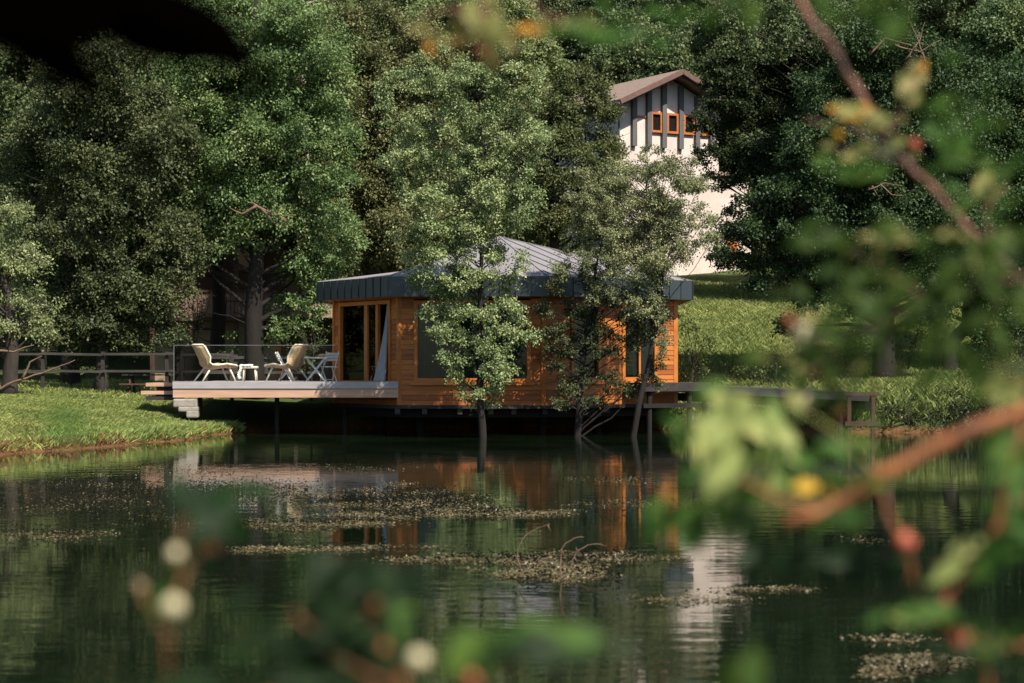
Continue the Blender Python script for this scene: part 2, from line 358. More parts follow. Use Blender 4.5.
def opening_frame(mb, p0, p1, s0, s1, z0, z1, w=.11, proud=.075, sill=True):
    wbox(mb, p0, p1, s0, s0+w, z0, z1, -.08, proud); wbox(mb, p0, p1, s1-w, s1, z0, z1, -.08, proud)
    wbox(mb, p0, p1, s0+w+.001, s1-w-.001, z1-w, z1, -.08, proud-.003); wbox(mb, p0, p1, s0+w+.001, s1-w-.001, z0, z0+w, -.08, proud-.003)
    if sill: wbox(mb, p0, p1, s0-.1, s1+.1, z0-.09, z0-.003, -.02, proud+.06)
def curtain(mb, p0, p1, s0, s1, z0, z1, o, folds=9, amp=.045):
    a, d, n, L = wall_frame(p0, p1); k = folds*8; prev = None
    for i in range(k+1):
        s = s0+(s1-s0)*i/k; q = a+d*s+n*(o+amp*math.sin(2*math.pi*i/8)+amp*.4*math.sin(i*.37))
        cur = (q+Vector((0,0,z0)), q+Vector((0,0,z1)))
        if prev: mb.face([prev[0], cur[0], cur[1], prev[1]])
        prev = cur
# openings
fw = (s_at(414, Ac, Cc), s_at(531, Ac, Cc), 1.50, 3.83)
dL = (Vector(Lc)-Vector(Ac)).length
dr = (s_at(340.5, Lc, Ac), s_at(392, Lc, Ac), 1.42, 3.86)
w1 = (s_at(570, Cc, Rc), s_at(600, Cc, Rc), 1.52, 3.80)
w2 = (s_at(621, Cc, Rc), s_at(656, Cc, Rc), 1.52, 3.80)
mb = MB(); board_wall(mb, Ac, Cc, WBOT, WTOP, [fw]); mb.build('front_wall', M['cedar'], cabin)
mb = MB(); board_wall(mb, Lc, Ac, WBOT, WTOP, [dr]); mb.build('door_wall', M['cedar'], cabin)
mb = MB(); board_wall(mb, Cc, Rc, WBOT, WTOP, [w1, w2]); mb.build('side_wall', M['cedar'], cabin)
mb = MB()
for p0, p1 in ((Rc, B1), (B1, B2), (B2, B3), (B3, Lc)): board_wall(mb, p0, p1, WBOT, WTOP, [])
mb.build('rear_wall', M['cedar'], cabin)
mb = MB()
for p in (Ac, Cc, Rc, Lc):
    mb = MB(); mb.box((p[0], p[1], (WBOT+WTOP)/2), (.13,.13,WTOP-WBOT), rz=.35); mb.build('corner_board', M['cedar_frame'], cabin)
mb = MB(); mb.prism(offset_poly(POLY, -.12), FLOOR-.2, FLOOR-.02); mb.build('floor', M['inside'], cabin)
def window(p0, p1, op, mull, cur):
    f = MB(); opening_frame(f, p0, p1, *op); fo = f.build('window', M['cedar_frame'], cabin)
    for s in mull:
        m_ = MB(); wbox(m_, p0, p1, s-.035, s+.035, op[2]+.112, op[3]-.112, -.06, .03); m_.build('mullion', M['cedar_frame'], fo)
    g = MB(); wbox(g, p0, p1, op[0]+.1, op[1]-.1, op[2]+.1, op[3]-.1, -.035, -.025); g.build('pane', M['glass'], fo)
    for (s0, s1, mt, fl) in cur:
        c = MB(); curtain(c, p0, p1, s0, s1, op[2], op[3], -.22, fl); c.build('curtain', M[mt], fo, True)
    return fo
window(Ac, Cc, fw, [], [(fw[0]+.05, fw[1]-.05, 'curtain_green', 16)])
window(Cc, Rc, w1, [], [(w1[0]+.05, w1[0]+.55, 'curtain_white', 4)])
window(Cc, Rc, w2, [w2[0]+(w2[1]-w2[0])*.52], [(w2[0]+.6, w2[1]-.1, 'curtain_white', 5)])
# sliding door facet: fixed pane, sliding leaf, open part with a curtain
f = MB(); opening_frame(f, Lc, Ac, *dr, sill=False); door = f.build('sliding_door', M['cedar_frame'], cabin)
for px, wd in ((366.5, .10), (377.5, .07)):
    s = s_at(px, Lc, Ac); m_ = MB(); wbox(m_, Lc, Ac, s-wd, s+wd, dr[2]+.112, dr[3]-.112, -.06, .03); m_.build('stile', M['cedar_frame'], door)
g = MB(); wbox(g, Lc, Ac, dr[0]+.1, s_at(366, Lc, Ac), dr[2]+.1, dr[3]-.1, -.035, -.025)
wbox(g, Lc, Ac, s_at(367.5, Lc, Ac), s_at(377, Lc, Ac), dr[2]+.1, dr[3]-.1, -.035, -.025); g.build('pane', M['glass'], door)
# curtain drawn out of the door opening, hanging in a flare
c = MB(); a, d, n, L = wall_frame(Lc, Ac); s0, s1 = s_at(379, Lc, Ac), s_at(390.5, Lc, Ac); k = 40; prev = None
for i in range(k+1):
    u = i/k; col = []
    for j in range(9):
        v = j/8; z = FLOOR+.03+(1-v)*(3.70-FLOOR)
        s = s1-.02-(1-u)*(s1-s0)*(.12+.88*v**1.6)
        col.append(a+d*s+n*(.05+.10*v+.045*math.sin(u*26)*(.4+.6*v))+Vector((0,0,z)))
    if prev:
        for j in range(8): c.face([prev[j], prev[j+1], col[j+1], col[j]])
    prev = col
c.build('curtain', M['curtain_white'], door, True)
# roof
EV = offset_poly(POLY, .5); EV = [Vector((p.x, p.y, ETOP)) for p in EV]
APEX = Vector((-.37, 61.3, 5.93)); RID = Vector((-2.3, 62.4, 5.05))
eL, eA, eC, eR, e1, e2, e3 = EV
faces = [(eA, eC, APEX), (eC, eR, APEX), (eR, e1, APEX), (e1, e2, APEX), (eL, eA, RID), (eA, APEX, RID), (e2, e3, RID), (e2, RID, APEX), (e3, eL, RID)]
mb = MB()
for fc in faces:
    mb.face(fc)
mb.face(list(reversed([Vector((p.x, p.y, ETOP-.003)) for p in EV])))
roof = mb.build('roof', M['zinc'], cabin)
seam = MB()
def seams(e0, e1_, top, step=.48):
    e0, e1_, top = Vector(e0), Vector(e1_), Vector(top); d = (e1_-e0); L = d.length; d.normalize()
    nrm = d.cross(top-e0).normalized(); up = nrm.cross(d).normalized()
    if up.z < 0: up = -up
    if nrm.z < 0: nrm = -nrm
    st = (top-e0).dot(d); ht = (top-e0).dot(up); s = step*.6
    while s < L:
        h = ht*(s/st if s < st else (L-s)/(L-st)) if 0 < st < L else 0
        if h > .15:
            seam.beam(e0+d*s+nrm*.014+up*.0, e0+d*s+up*(h-.02)+nrm*.014, .018, .03, up=nrm)
        s += step
seams(eA, eC, APEX); seams(eC, eR, APEX); seams(eL, eA, RID)
for a_, b_ in ((eC, APEX), (eR, APEX), (eA, APEX), (APEX, RID), (RID, eL)):
    seam.beam(a_+Vector((0,0,.012)), b_+Vector((0,0,.012)), .07, .03)
seam.build('seam', M['zinc'], roof)
mb = MB(); n = len(EV)
for i in range(n):
    p, q = EV[i], EV[(i+1) % n]; d = (q-p); L = d.length; d.normalize(); o = Vector((d.y, -d.x, 0))
    zt, zb = ETOP+.012, WTOP-.02
    inn = o*-.04
    mb.hexa([p+inn*1+Vector((0,0,zb-ETOP)), q+inn+Vector((0,0,zb-ETOP)), q+o*.0+Vector((0,0,zb-ETOP)), p+Vector((0,0,zb-ETOP)),
             p+inn+Vector((0,0,zt-ETOP)), q+inn+Vector((0,0,zt-ETOP)), q+Vector((0,0,zt-ETOP)), p+Vector((0,0,zt-ETOP))])
    k = max(1, round(L/.46))
    for j in range(k+1):
        c_ = p+d*(L*j/k)+o*.012; mb.box((c_.x, c_.y, (zt+zb)/2), (.02,.026,zt-zb-.006), rz=math.atan2(d.y, d.x))
mb.build('fascia', M['fascia'], cabin)
mb = MB(); mb.prism([tuple(p) for p in offset_poly(POLY, .455)], WTOP-.012, WTOP+.02); mb.build('soffit', M['cedar_frame'], cabin)
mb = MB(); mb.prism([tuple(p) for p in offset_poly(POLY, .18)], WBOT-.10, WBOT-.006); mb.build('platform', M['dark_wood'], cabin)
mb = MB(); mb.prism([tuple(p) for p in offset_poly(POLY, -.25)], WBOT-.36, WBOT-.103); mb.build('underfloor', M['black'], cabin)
for px in (398, 425, 460, 491, 514, 545, 580, 610):
    p = at(px, 410, 57.1); mb = MB(); mb.box((p.x, 56.95 if px < 545 else 57.0+(px-545)*.022, WBOT-.185), (.14,.30,.15)); mb.build('joist_end', M['rail_wood'], cabin)
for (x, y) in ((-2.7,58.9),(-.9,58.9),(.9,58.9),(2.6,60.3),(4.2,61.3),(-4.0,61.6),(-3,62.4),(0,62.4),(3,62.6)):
    mb = MB(); mb.tube([(x,y,-1.2),(x,y,WBOT-.11)], .12, 10); mb.build('pile', M['black'], cabin)  # near-black pile colour carries the shade beneath the cabin

# ------------------------------------------------------------------ deck, glass railing, steps, stones
deck = thing('timber_deck', 'pale timber deck over the water in front of the sliding door', 'deck', (-6.7, 59, 0))
dx0 = (173-512)/FPX*56.9; dx1 = (398.5-512)/FPX*56.9
dpoly = [(dx0,56.9),(dx1,56.9),(Ac[0]-.06,57.05),(Lc[0]+.02,60.2),(Lc[0]-.1,65.4),(dx0,65.4)]
mb = MB(); y = 57.0
while y < 65.3:  # extra rear boards added to shade the ground under the deck
    xr = dx1-.05 if y < 57.05 else (Ac[0]-.12+(Lc[0]-Ac[0])*min(1,(y-57.0)/3.3))
    mb.box(((dx0+xr)/2, y, FLOOR-.035), (xr-dx0, .138, .03)); y += .143
mb.build('boards', M['deck_grey'], deck)
mb = MB(); mb.box(((dx0+dx1)/2, 56.86, FLOOR-.085), (dx1-dx0, .06, .20)); mb.build('edge_profile', M['deck_grey'], deck)
mb = MB(); mb.box(((dx0+dx1)/2, 56.885, FLOOR-.315), (dx1-dx0-.01, .05, .255)); mb.build('fascia_board', M['cedar_floor'], deck)
mb = MB()
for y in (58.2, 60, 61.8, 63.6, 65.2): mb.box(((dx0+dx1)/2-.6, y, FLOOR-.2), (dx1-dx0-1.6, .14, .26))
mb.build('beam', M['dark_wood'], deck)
for (px, y) in ((200,58.6),(277,58.9),(277,61.5),(345,60.0)):
    x = (px-512)/FPX*y; mb = MB(); mb.tube([(x,y,-1.0),(x,y,FLOOR-.34)], .07, 10); mb.build('post', M['dark_wood'], deck)
rail = thing('glass_railing', 'clear frameless glass railing along the pond edge of the deck', 'railing', (-6.7, 56.9, FLOOR))
seg = [dx0+.01, dx0+1.62, dx0+3.24, (335-512)/FPX*56.95]
GT = EYE+(HOR-345.5)/FPX*57
for i in range(3):
    mb = MB(); mb.box(((seg[i]+seg[i+1])/2, 56.98, (FLOOR+GT)/2), (seg[i+1]-seg[i]-.02, .016, GT-FLOOR)); mb.build('pane', M['glass_clear'], rail)
mb = MB(); mb.box(((seg[0]+seg[3])/2, 56.98, GT+.008), (seg[3]-seg[0], .03, .014)); mb.build('top_rail', M['steel'], rail)
mb = MB(); mb.box((dx0+.015, 56.98, (FLOOR+GT)/2), (.02,.03,GT-FLOOR)); mb.build('end_post', M['steel'], rail)
mb = MB(); mb.box((dx0+.005, 59.9, (FLOOR+GT)/2), (.016,5.6,GT-FLOOR)); mb.build('pane', M['glass_clear'], rail)
steps = thing('deck_steps', 'stacked timber side steps at the left end of the deck', 'steps', (-10.2, 57.6, 0))
x0 = (147-512)/FPX*57.6
for k, (zt, xa, mt) in enumerate(((FLOOR-.03, x0, 'cedar_floor'), (FLOOR-.26, x0-.14, 'cedar_floor'), (FLOOR-.42, x0, 'dark_wood'))):
    mb = MB(); mb.box(((xa+dx0-.02)/2, 58.2, zt-.05), (dx0-.02-xa, 1.6, .10)); mb.build('tread', M[mt], steps)
mb = MB(); mb.box(((x0+dx0)/2+.1, 58.35, FLOOR-.33), (dx0-x0-.35, 1.5, .40)); mb.build('stringer', M['dark_wood'], steps)
st = [(186,403,24,9),(189,409,20,6),(193,414,12,8)]
for (px, py, wpx, hpx), lab in zip(st, ('flat grey stone slab topmost under the left deck corner', 'flat grey stone slab in the middle of the stack under the deck corner', 'rounded pale stone lowest under the left deck corner')):
    p = at(px, py, 57.1); mb = MB(); mb.box((0,0,0), (wpx/34.9, .7, hpx/34.9-.01), rz=.08)
    o = mb.build('stone_block', M['stone']); o.location = p; tag(o, lab, 'stone', 'stones under the deck corner')
    bv = o.modifiers.new('round', 'BEVEL'); bv.width = .05; bv.segments = 3

# ------------------------------------------------------------------ deck furniture
def shell_chair(name, label, group, loc, rz):
    t = thing(name, label, 'armchair', (0,0,0), group, local=True)
    prof = [(-.52,1.06),(-.47,1.0),(-.33,.72),(-.20,.48),(-.10,.41),(.05,.40),(.30,.44),(.55,.47),(.60,.45)]
    wid = [.44,.56,.70,.78,.78,.76,.74,.72,.68]
    mb = MB(); rows = []
    for (x, z), w in zip(prof, wid):
        row = []
        for j in range(9):
            u = j/8*2-1; e = abs(u)**2.2
            back = max(0, min(1, (z-.45)/.3))
            row.append(Vector((x+e*.20*back, u*w/2, z+e*.10*(1-back)*(1 if x < .4 else .3))))
        rows.append(row)
    th = Vector((-.035, 0, -.055))
    for i in range(len(rows)-1):
        for j in range(8):
            mb.face([rows[i][j], rows[i+1][j], rows[i+1][j+1], rows[i][j+1]])
            mb.face([rows[i][j]+th, rows[i][j+1]+th, rows[i+1][j+1]+th, rows[i+1][j]+th])
    mb.build('shell', M['weave'], t, True)
    rim = MB(); loop = [rows[i][0] for i in range(len(rows))]+[rows[-1][j] for j in range(1, 9)]+[rows[i][8] for i in range(len(rows)-2, -1, -1)]+[rows[0][j] for j in range(7, -1, -1)]
    rim.tube([q+th*.5 for q in loop], .026, 6); rim.build('rim', M['cream_wood'], t, True)
    for sy in (-1, 1):
        l = MB(); l.tube([(.38, sy*.26, .42), (.56, sy*.33, 0)], [.028,.018], 8); l.build('leg', M['cream_wood'], t, True)
        l = MB(); l.tube([(-.12, sy*.26, .40), (-.40, sy*.34, 0)], [.028,.018], 8); l.build('leg', M['cream_wood'], t, True)
    for xx, zz in ((-.12,.385),(.38,.41)):
        s = MB(); s.tube([(xx,-.27,zz),(xx,.27,zz)], .02, 6); s.build('seat_rail', M['cream_wood'], t)
    t.location = loc; t.rotation_euler = (0,0,rz); t.scale = (1.1,1.1,1.06); return t
DK = FLOOR-.02
shell_chair('lounge_armchair', 'tan shell armchair facing the white fleece stool from the railing end of the deck', 'tan shell armchairs on the deck', (*at(212,380,58.2).xy, DK), R(28))
shell_chair('lounge_armchair', 'tan shell armchair reclining with its back to the white bistro table', 'tan shell armchairs on the deck', (*at(290,380,58.4).xy, DK), R(152))
t = thing('footstool', 'low tan wooden stool between the two shell armchairs', 'stool', (0,0,0), local=True)
mb = MB(); mb.box((0,0,.44), (.46,.40,.07)); o = mb.build('seat', M['cream_wood'], t); bv = o.modifiers.new('round','BEVEL'); bv.width=.03; bv.segments=3
for sx in (-1,1):
    for sy in (-1,1):
        l = MB(); l.tube([(sx*.16, sy*.13, .41),(sx*.19, sy*.16, 0)], [.024,.016], 8); l.build('leg', M['cream_wood'], t, True)
t.location = (*at(250,380,58.3).xy, DK)
c = MB(); rg = random.Random(5); cols = []
for i in range(15):
    u = i/14; pts = []
    for j in range(7):
        v = j/6*2-1
        if u < .55: x, z = -.26-.03*math.sin(u*9), .10+u/.55*.36
        else: x, z = -.26+(u-.55)/.45*.34, .49
        pts.append(Vector((x-.02+rg.uniform(-.015,.015), v*.21+rg.uniform(-.01,.01), z+rg.uniform(-.012,.012))))
    cols.append(pts)
for i in range(14):
    for j in range(6): c.face([cols[i][j], cols[i+1][j], cols[i+1][j+1], cols[i][j+1]])
o = c.build('fleece_throw', M['fleece'], None, True); o.location = t.location
so_ = o.modifiers.new('thick','SOLIDIFY'); so_.thickness = .07; so_.offset = 0
tag(o, 'white shaggy fleece throw hanging over one end of the low stool', 'throw')
def folding_chair(label, loc, rz):
    t = thing('folding_chair', label, 'chair', (0,0,0), 'white folding chairs on the deck', local=True)
    f = MB()
    for sy in (-.19, .19):
        f.beam((.22, sy, 0), (-.26, sy, .90), .02, .034); f.beam((-.22, sy*.85, 0), (.18, sy*.85, .45), .02, .03)
    f.beam((-.17,-.18,.02),(-.17,.18,.02),.02,.02); f.beam((.17,-.19,.08),(.17,.19,.08),.02,.02)
    f.build('frame', M['white_paint'], t)
    s = MB()
    for k in range(5): s.box((-.16+.09*k, 0, .45+.004*k), (.075,.40,.018))
    s.build('seat', M['white_paint'], t)
    b = MB()
    for k in range(3): b.box((-.125-.042*k-.05, 0, .66+.085*k), (.018,.40,.072), m=Matrix.Rotation(-.47, 3, 'Y'))
    b.build('backrest', M['white_paint'], t)
    t.location = loc; t.rotation_euler = (0,0,rz); return t
folding_chair('white folding chair standing behind the reclined tan armchair, only its back clear of it', (*at(285,380,59.6).xy, DK), R(15))
folding_chair('white folding chair on the cabin side of the small bistro table', (*at(329,380,58.4).xy, DK), R(118))
t = thing('bistro_table', 'small white bistro table on crossed legs beside the sliding door', 'table', (0,0,0), local=True)
mb = MB(); mb.tube([(0,0,.70),(0,0,.735)], .36, 24); mb.build('tabletop', M['white_paint'], t)
f = MB()
for sy in (-.2,.2):
    f.beam((-.30,sy,0),(.26,sy,.70),.022,.03); f.beam((.30,sy*.9,0),(-.26,sy*.9,.70),.022,.03)
f.beam((.2,-.2,.6),(.2,.2,.6),.02,.02); f.beam((-.2,-.2,.1),(-.2,.2,.1),.02,.02); f.build('frame', M['white_paint'], t)
t.location = (*at(316,380,58.0).xy, DK)
mb = MB(); mb.blob((0,0,.05), (.13,.10,.05), 3, amp=.05); mb.tube([(0,0,.0),(0,0,.03)], .06, 12)
o = mb.build('serving_tray', M['weave'], None, True); o.location = (*at(322,380,58.0).xy, DK+.735); tag(o, 'shallow tan bowl resting on the white bistro table', 'bowl')

# ------------------------------------------------------------------ side terrace and footbridge
ter = thing('side_terrace', 'small dark terrace step outside the side windows of the cabin', 'terrace', (4.6, 59.3, 0))
a, d, n, L = wall_frame(Cc, Rc); s0 = s_at(622, Cc, Rc)
mb = MB()
for k in range(6):
    o0 = .16+k*.148; p = a+d*s0+n*(o0+.07); q = a+d*(L+.5)+n*(o0+.07)
    mb.beam(p+Vector((0,0,1.455)), q+Vector((0,0,1.455)), .14, .03)
mb.build('boards', M['rail_wood'], ter)
mb = MB(); p = a+d*s0+n*1.05; q = a+d*(L+.5)+n*1.05; mb.beam(p+Vector((0,0,1.34)), q+Vector((0,0,1.34)), .05, .24); p = a+d*(s0+.02); mb.beam(p+n*.2+Vector((0,0,1.34)), p+n*1.02+Vector((0,0,1.34)), .05, .22); mb.build('fascia_board', M['dark_wood'], ter)
mb = MB(); mb.beam(a+d*s0+n*.9+Vector((0,0,.80)), a+d*(L+1.0)+n*.9+Vector((0,0,.80)), .22, .12)
for s in (s0+.3, L-.2): q = a+d*s+n*.9; mb.tube([q+Vector((0,0,-1)), q+Vector((0,0,1.3))], .08, 8)
mb.build('support', M['black'], ter)
br = thing('footbridge', 'low dark timber walkway leading from the cabin to the right bank', 'walkway', (7.8, 59, 0))
b0, b1 = Vector((4.9,59.75,1.40)), Vector((10.4,57.9,1.15)); dd = (b1-b0).normalized(); nn = Vector((-dd.y, dd.x, 0)).normalized()
mb = MB(); Lb = (b1-b0).length
for k in range(11):
    mb.beam(b0+nn*(k*.148), b1+nn*(k*.148), .14, .03)
mb.build('deck_boards', M['grey_wood'], br)
mb = MB(); mb.beam(b0-nn*.08+Vector((0,0,-.11)), b1-nn*.08+Vector((0,0,-.11)), .06, .22); mb.build('edge_beam', M['grey_wood'], br)
mb = MB(); mb.beam(b0+nn*.1+Vector((0,0,-.36)), b1+nn*.1+Vector((0,0,-.36)), .14, .24); mb.beam(b0+nn*1.3+Vector((0,0,-.36)), b1+nn*1.3+Vector((0,0,-.36)), .14, .24); mb.build('bearer', M['black'], br)
for s in (.15,.5,.85):
    for k in (.1, 1.3):
        q = b0+dd*(Lb*s)+nn*k; mb = MB(); mb.tube([(q.x,q.y,-1.0),(q.x,q.y,.95)], .08, 8); mb.build('post', M['black'], br)
sl_ = thing('sluice_frame', 'brown wooden gate frame standing in the water at the far end of the walkway', 'gate frame', (10.2, 57.3, 0))
for px in (849, 873):
    p = at(px, 395, 57.2); mb = MB(); mb.box((p.x, 57.2, .55), (.11,.12,1.1+.0)); mb.build('upright', M['chalet_wood'], sl_)
pa, pb = at(843, 399, 57.2), at(879, 399, 57.2)
mb = MB(); mb.box(((pa.x+pb.x)/2, 57.2, 1.16), (pb.x-pa.x, .16, .10)); mb.build('top_bar', M['chalet_wood'], sl_)
mb = MB(); mb.box(((pa.x+pb.x)/2, 57.18, .30), (pb.x-pa.x-.1, .13, .13)); mb.build('lower_bar', M['chalet_wood'], sl_)

# ------------------------------------------------------------------ houses
def local_box(mb, m4, c, size):
    mb.box(m4 @ Vector(c), size, m=m4.to_3x3())
hx = at(669, 285, 100); HZ = gz(hx.x, 100)-.3
house = thing('white_house', 'tall white gabled house on the hillside with orange window frames', 'house', (hx.x, 100, HZ))
m4 = Matrix.Translation((hx.x, 99.5, HZ)) @ Matrix.Rotation(R(30), 4, 'Z')
HW, HD, EA, PK = 3.0, 8.0, 8.7, 10.1     # half width, depth, eave and peak height
mb = MB()
q = [m4 @ Vector(p) for p in ((-HW,0,-2),(HW,0,-2),(HW,0,EA),(0,0,PK),(-HW,0,EA))]; mb.face(q)
q2 = [m4 @ Vector(p) for p in ((-HW,HD,-2),(HW,HD,-2),(HW,HD,EA),(0,HD,PK),(-HW,HD,EA))]; mb.face(list(reversed(q2)))
for i, j in ((0,4),(2,1)): mb.face([q[i], q2[i], q2[j], q[j]] if i == 0 else [q[j], q2[j], q2[i], q[i]])
mb.build('wall', M['plaster'], house)
mb = MB(); OV, OE = 1.15, .7; sl2 = (PK-EA)/HW
for sx in (-1, 1):
    e = [(0,-OV,PK+.12),(sx*(HW+OE),-OV,EA-OE*sl2+.12),(sx*(HW+OE),HD+.5,EA-OE*sl2+.12),(0,HD+.5,PK+.12)]
    t_ = [m4 @ Vector(p)+Vector((0,0,.2)) for p in e]; b_ = [m4 @ Vector(p) for p in e]
    mb.hexa(b_+t_)
hroof = mb.build('roof', M['tiles'], house)
gx = -(HW+OE)-.02; gzv = EA-OE*sl2+.12
mb = MB(); mb.tube([m4 @ Vector((gx,-OV,gzv)), m4 @ Vector((gx,HD+.5,gzv))], .08, 8); gut = mb.build('gutter', M['post_grey'], hroof)
mb = MB(); mb.tube([m4 @ Vector((gx+.02,.1,gzv-.05)), m4 @ Vector((-HW-.07,-.07,gzv-.6)), m4 @ Vector((-HW-.07,-.07,-.5))], .05, 8); mb.build('downpipe', M['post_grey'], house)
mb = MB()
for sx in (-1, 1): mb.beam(m4 @ Vector((0,-OV-.03,PK+.2)), m4 @ Vector((sx*(HW+OE),-OV-.03,EA-OE*sl2+.2)), .07, .24)
mb.build('bargeboard', M['brown_eave'], hroof)
mb = MB()
for k in range(9):
    for sx in (-1,1):
        y = -.9+k*1.3; mb.beam(m4 @ Vector((0,y,PK+.05)), m4 @ Vector((sx*(HW+OE-.1),y,EA-OE*sl2+.06)), .12, .12)
mb.build('rafter', M['brown_eave'], hroof)
for x in (-2.2, -1.32, -.42, .60, 1.6, 2.5):
    zt = PK-abs(x)*sl2-.05; mb = MB(); local_box(mb, m4, (x,-.09,(6.6+zt)/2), (.26,.20,zt-6.6)); mb.build('post', M['post_grey'], house)
for (x, z, wd, ht) in ((-.87,7.85,.56,.9),(.10,7.85,.58,.9),(1.1,7.85,.56,.9),(2.05,7.85,.5,.9)):
    fr = MB()
    for (cx, cz, sx, sz) in ((-wd/2,0,.11,ht+.11),(wd/2,0,.11,ht+.11),(0,ht/2,wd-.115,.11),(0,-ht/2,wd-.115,.11)): local_box(fr, m4, (x+cx,-.05,z+cz), (sx,.16,sz))
    fo = fr.build('window', M['orange_frame'], house)
    g = MB(); local_box(g, m4, (x,-.012,z), (wd-.1,.03,ht-.1)); g.build('pane', M['dark_glass'], fo)
mb = MB(); local_box(mb, m4, (-1.76,-.03,8.1), (.62,.08,.08)); mb.build('panel_rail', M['orange_frame'], house)
an = MB(); local_box(an, m4, (4.0,2.6,1.2), (2.2,5,8.4)); ao = an.build('annex', M['plaster'], house)
mb = MB(); local_box(mb, m4, (4.1,2.5,5.5), (2.3,5.2,.18)); mb.build('annex_roof', M['tiles'], ao)
mb = MB(); local_box(mb, m4, (3.9,.06,1.9), (.6,.1,.8)); mb.build('shutter', M['orange_frame'], ao)
# second house, mostly hidden
p2 = at(525, 110, 112); z2 = gz(p2.x, 112)
h2 = thing('pale_house', 'pale gabled house almost hidden behind the central trees left of the white house', 'house', (p2.x, 112, z2))
m5 = Matrix.Translation((p2.x, 112, 4)) @ Matrix.Rotation(R(25), 4, 'Z')
mb = MB(); local_box(mb, m5, (0,3,5.3), (8,8,10.5)); mb.build('wall', M['plaster'], h2)
mb = MB()
for sx in (-1,1):
    b_ = [m5 @ Vector(p) for p in ((0,-1.6,12.6),(sx*4.7,-1.6,10.3),(sx*4.7,7.5,10.3),(0,7.5,12.6))]; mb.hexa(b_+[q+Vector((0,0,.22)) for q in b_])
mb.build('roof', M['tiles'], h2)
mb = MB(); b_ = [m5 @ Vector(p) for p in ((-4,-1.0,10.56),(4,-1.0,10.56),(0,-1.0,12.5))]; mb.face(b_); mb.build('gable', M['plaster'], h2)
mb = MB(); local_box(mb, m5, (1.2,-1.03,8.6), (.9,.12,1.1)); mb.build('window', M['orange_frame'], h2)
# brown chalet on the left
pc = at(240, 340, 77); zc = gz(pc.x, 77)
ch = thing('brown_chalet', 'brown timber chalet with plank balcony half hidden behind the left trunks', 'house', (pc.x, 77, zc))
cx0, cx1 = at(150,0,77).x, at(285,0,77).x; w_ = cx1-cx0; cxm = (cx0+cx1)/2
mb = MB(); mb.box((cxm, 80.5, zc+1.2), (w_, 6, 2.8)); mb.build('lower_wall', M['tan_wall'], ch)
mb = MB()
for k in range(14): mb.box((cxm, 80.5, zc+2.7+k*.19), (w_+.06, 6.06, .18))
mb.build('upper_wall', M['chalet_wood'], ch)
bal = MB()
for k in range(int(w_/.16)):
    bal.box((cx0+.1+k*.16, 76.3, zc+3.05), (.13,.04,.95))
bal_o = bal.build('balcony', M['chalet_grey'], ch)
mb = MB(); mb.box((cxm, 76.9, zc+2.5), (w_+.3, 1.3, .14)); mb.build('balcony_floor', M['chalet_wood'], bal_o)
mb = MB(); mb.box((cxm, 76.28, zc+3.57), (w_+.1,.10,.09)); mb.build('handrail', M['chalet_wood'], bal_o)
for px in (152, 192, 236, 283):
    mb = MB(); mb.box((at(px,0,76.3).x, 76.4, zc+2.55), (.16,.16,5.2)); mb.build('post', M['chalet_wood'], ch)
for (px, py, wpx, hpx, mt) in ((242,256,16,26,'pink_wall'),(196,254,20,18,'pink_wall'),(250,322,26,44,'tan_wall')):
    p = at(px, py, 77.2); fr = MB(); fr.box((p.x, 77.42, p.z), (wpx/25.6+.2,.1,hpx/25.6+.2)); fo = fr.build('shutter', M['chalet_wood'], ch)
    mb = MB(); mb.box((p.x, 77.36, p.z), (wpx/25.6,.06,hpx/25.6)); mb.build('panel', M[mt], fo)
mb = MB()
for s in (-1, 1):
    b_ = [Vector(p) for p in ((cxm,75.4,zc+7.4),(cxm+s*(w_/2+1.2),75.4,zc+5.3),(cxm+s*(w_/2+1.2),84,zc+5.3),(cxm,84,zc+7.4))]; mb.hexa(b_+[q+Vector((0,0,.2)) for q in b_])
mb.build('roof', M['chalet_wood'], ch)
# woodshed behind the cabin's left end
ps = at(314, 340, 70); zs = gz(ps.x, 70)
sh = thing('open_shed', 'small open timber shed with a pale eave behind the left end of the cabin', 'shed', (ps.x, 70, zs))
mb = MB(); b_ = [Vector(p) for p in ((ps.x-1.5,69.2,3.75),(ps.x+2.2,69.2,3.75),(ps.x+2.2,73,4.5),(ps.x-1.5,73,4.5))]; mb.hexa(b_+[q+Vector((0,0,.12)) for q in b_]); mb.build('roof', M['tiles'], sh)
mb = MB(); mb.box((ps.x+.35,69.17,3.78), (3.75,.05,.26)); mb.build('eave_board', M['tan_wall'], sh)
for x in (-1.2, 1.9):
    mb = MB(); mb.box((ps.x+x, 69.5, (zs+3.74)/2-.2), (.16,.16,3.74-zs+.4)); mb.build('post', M['cedar_frame'], sh)
mb = MB(); mb.box((ps.x+.35, 72.9, (zs+4.2)/2-.1), (3.4,.1,4.2-zs+.1)); mb.build('back_wall', M['chalet_wood'], sh)

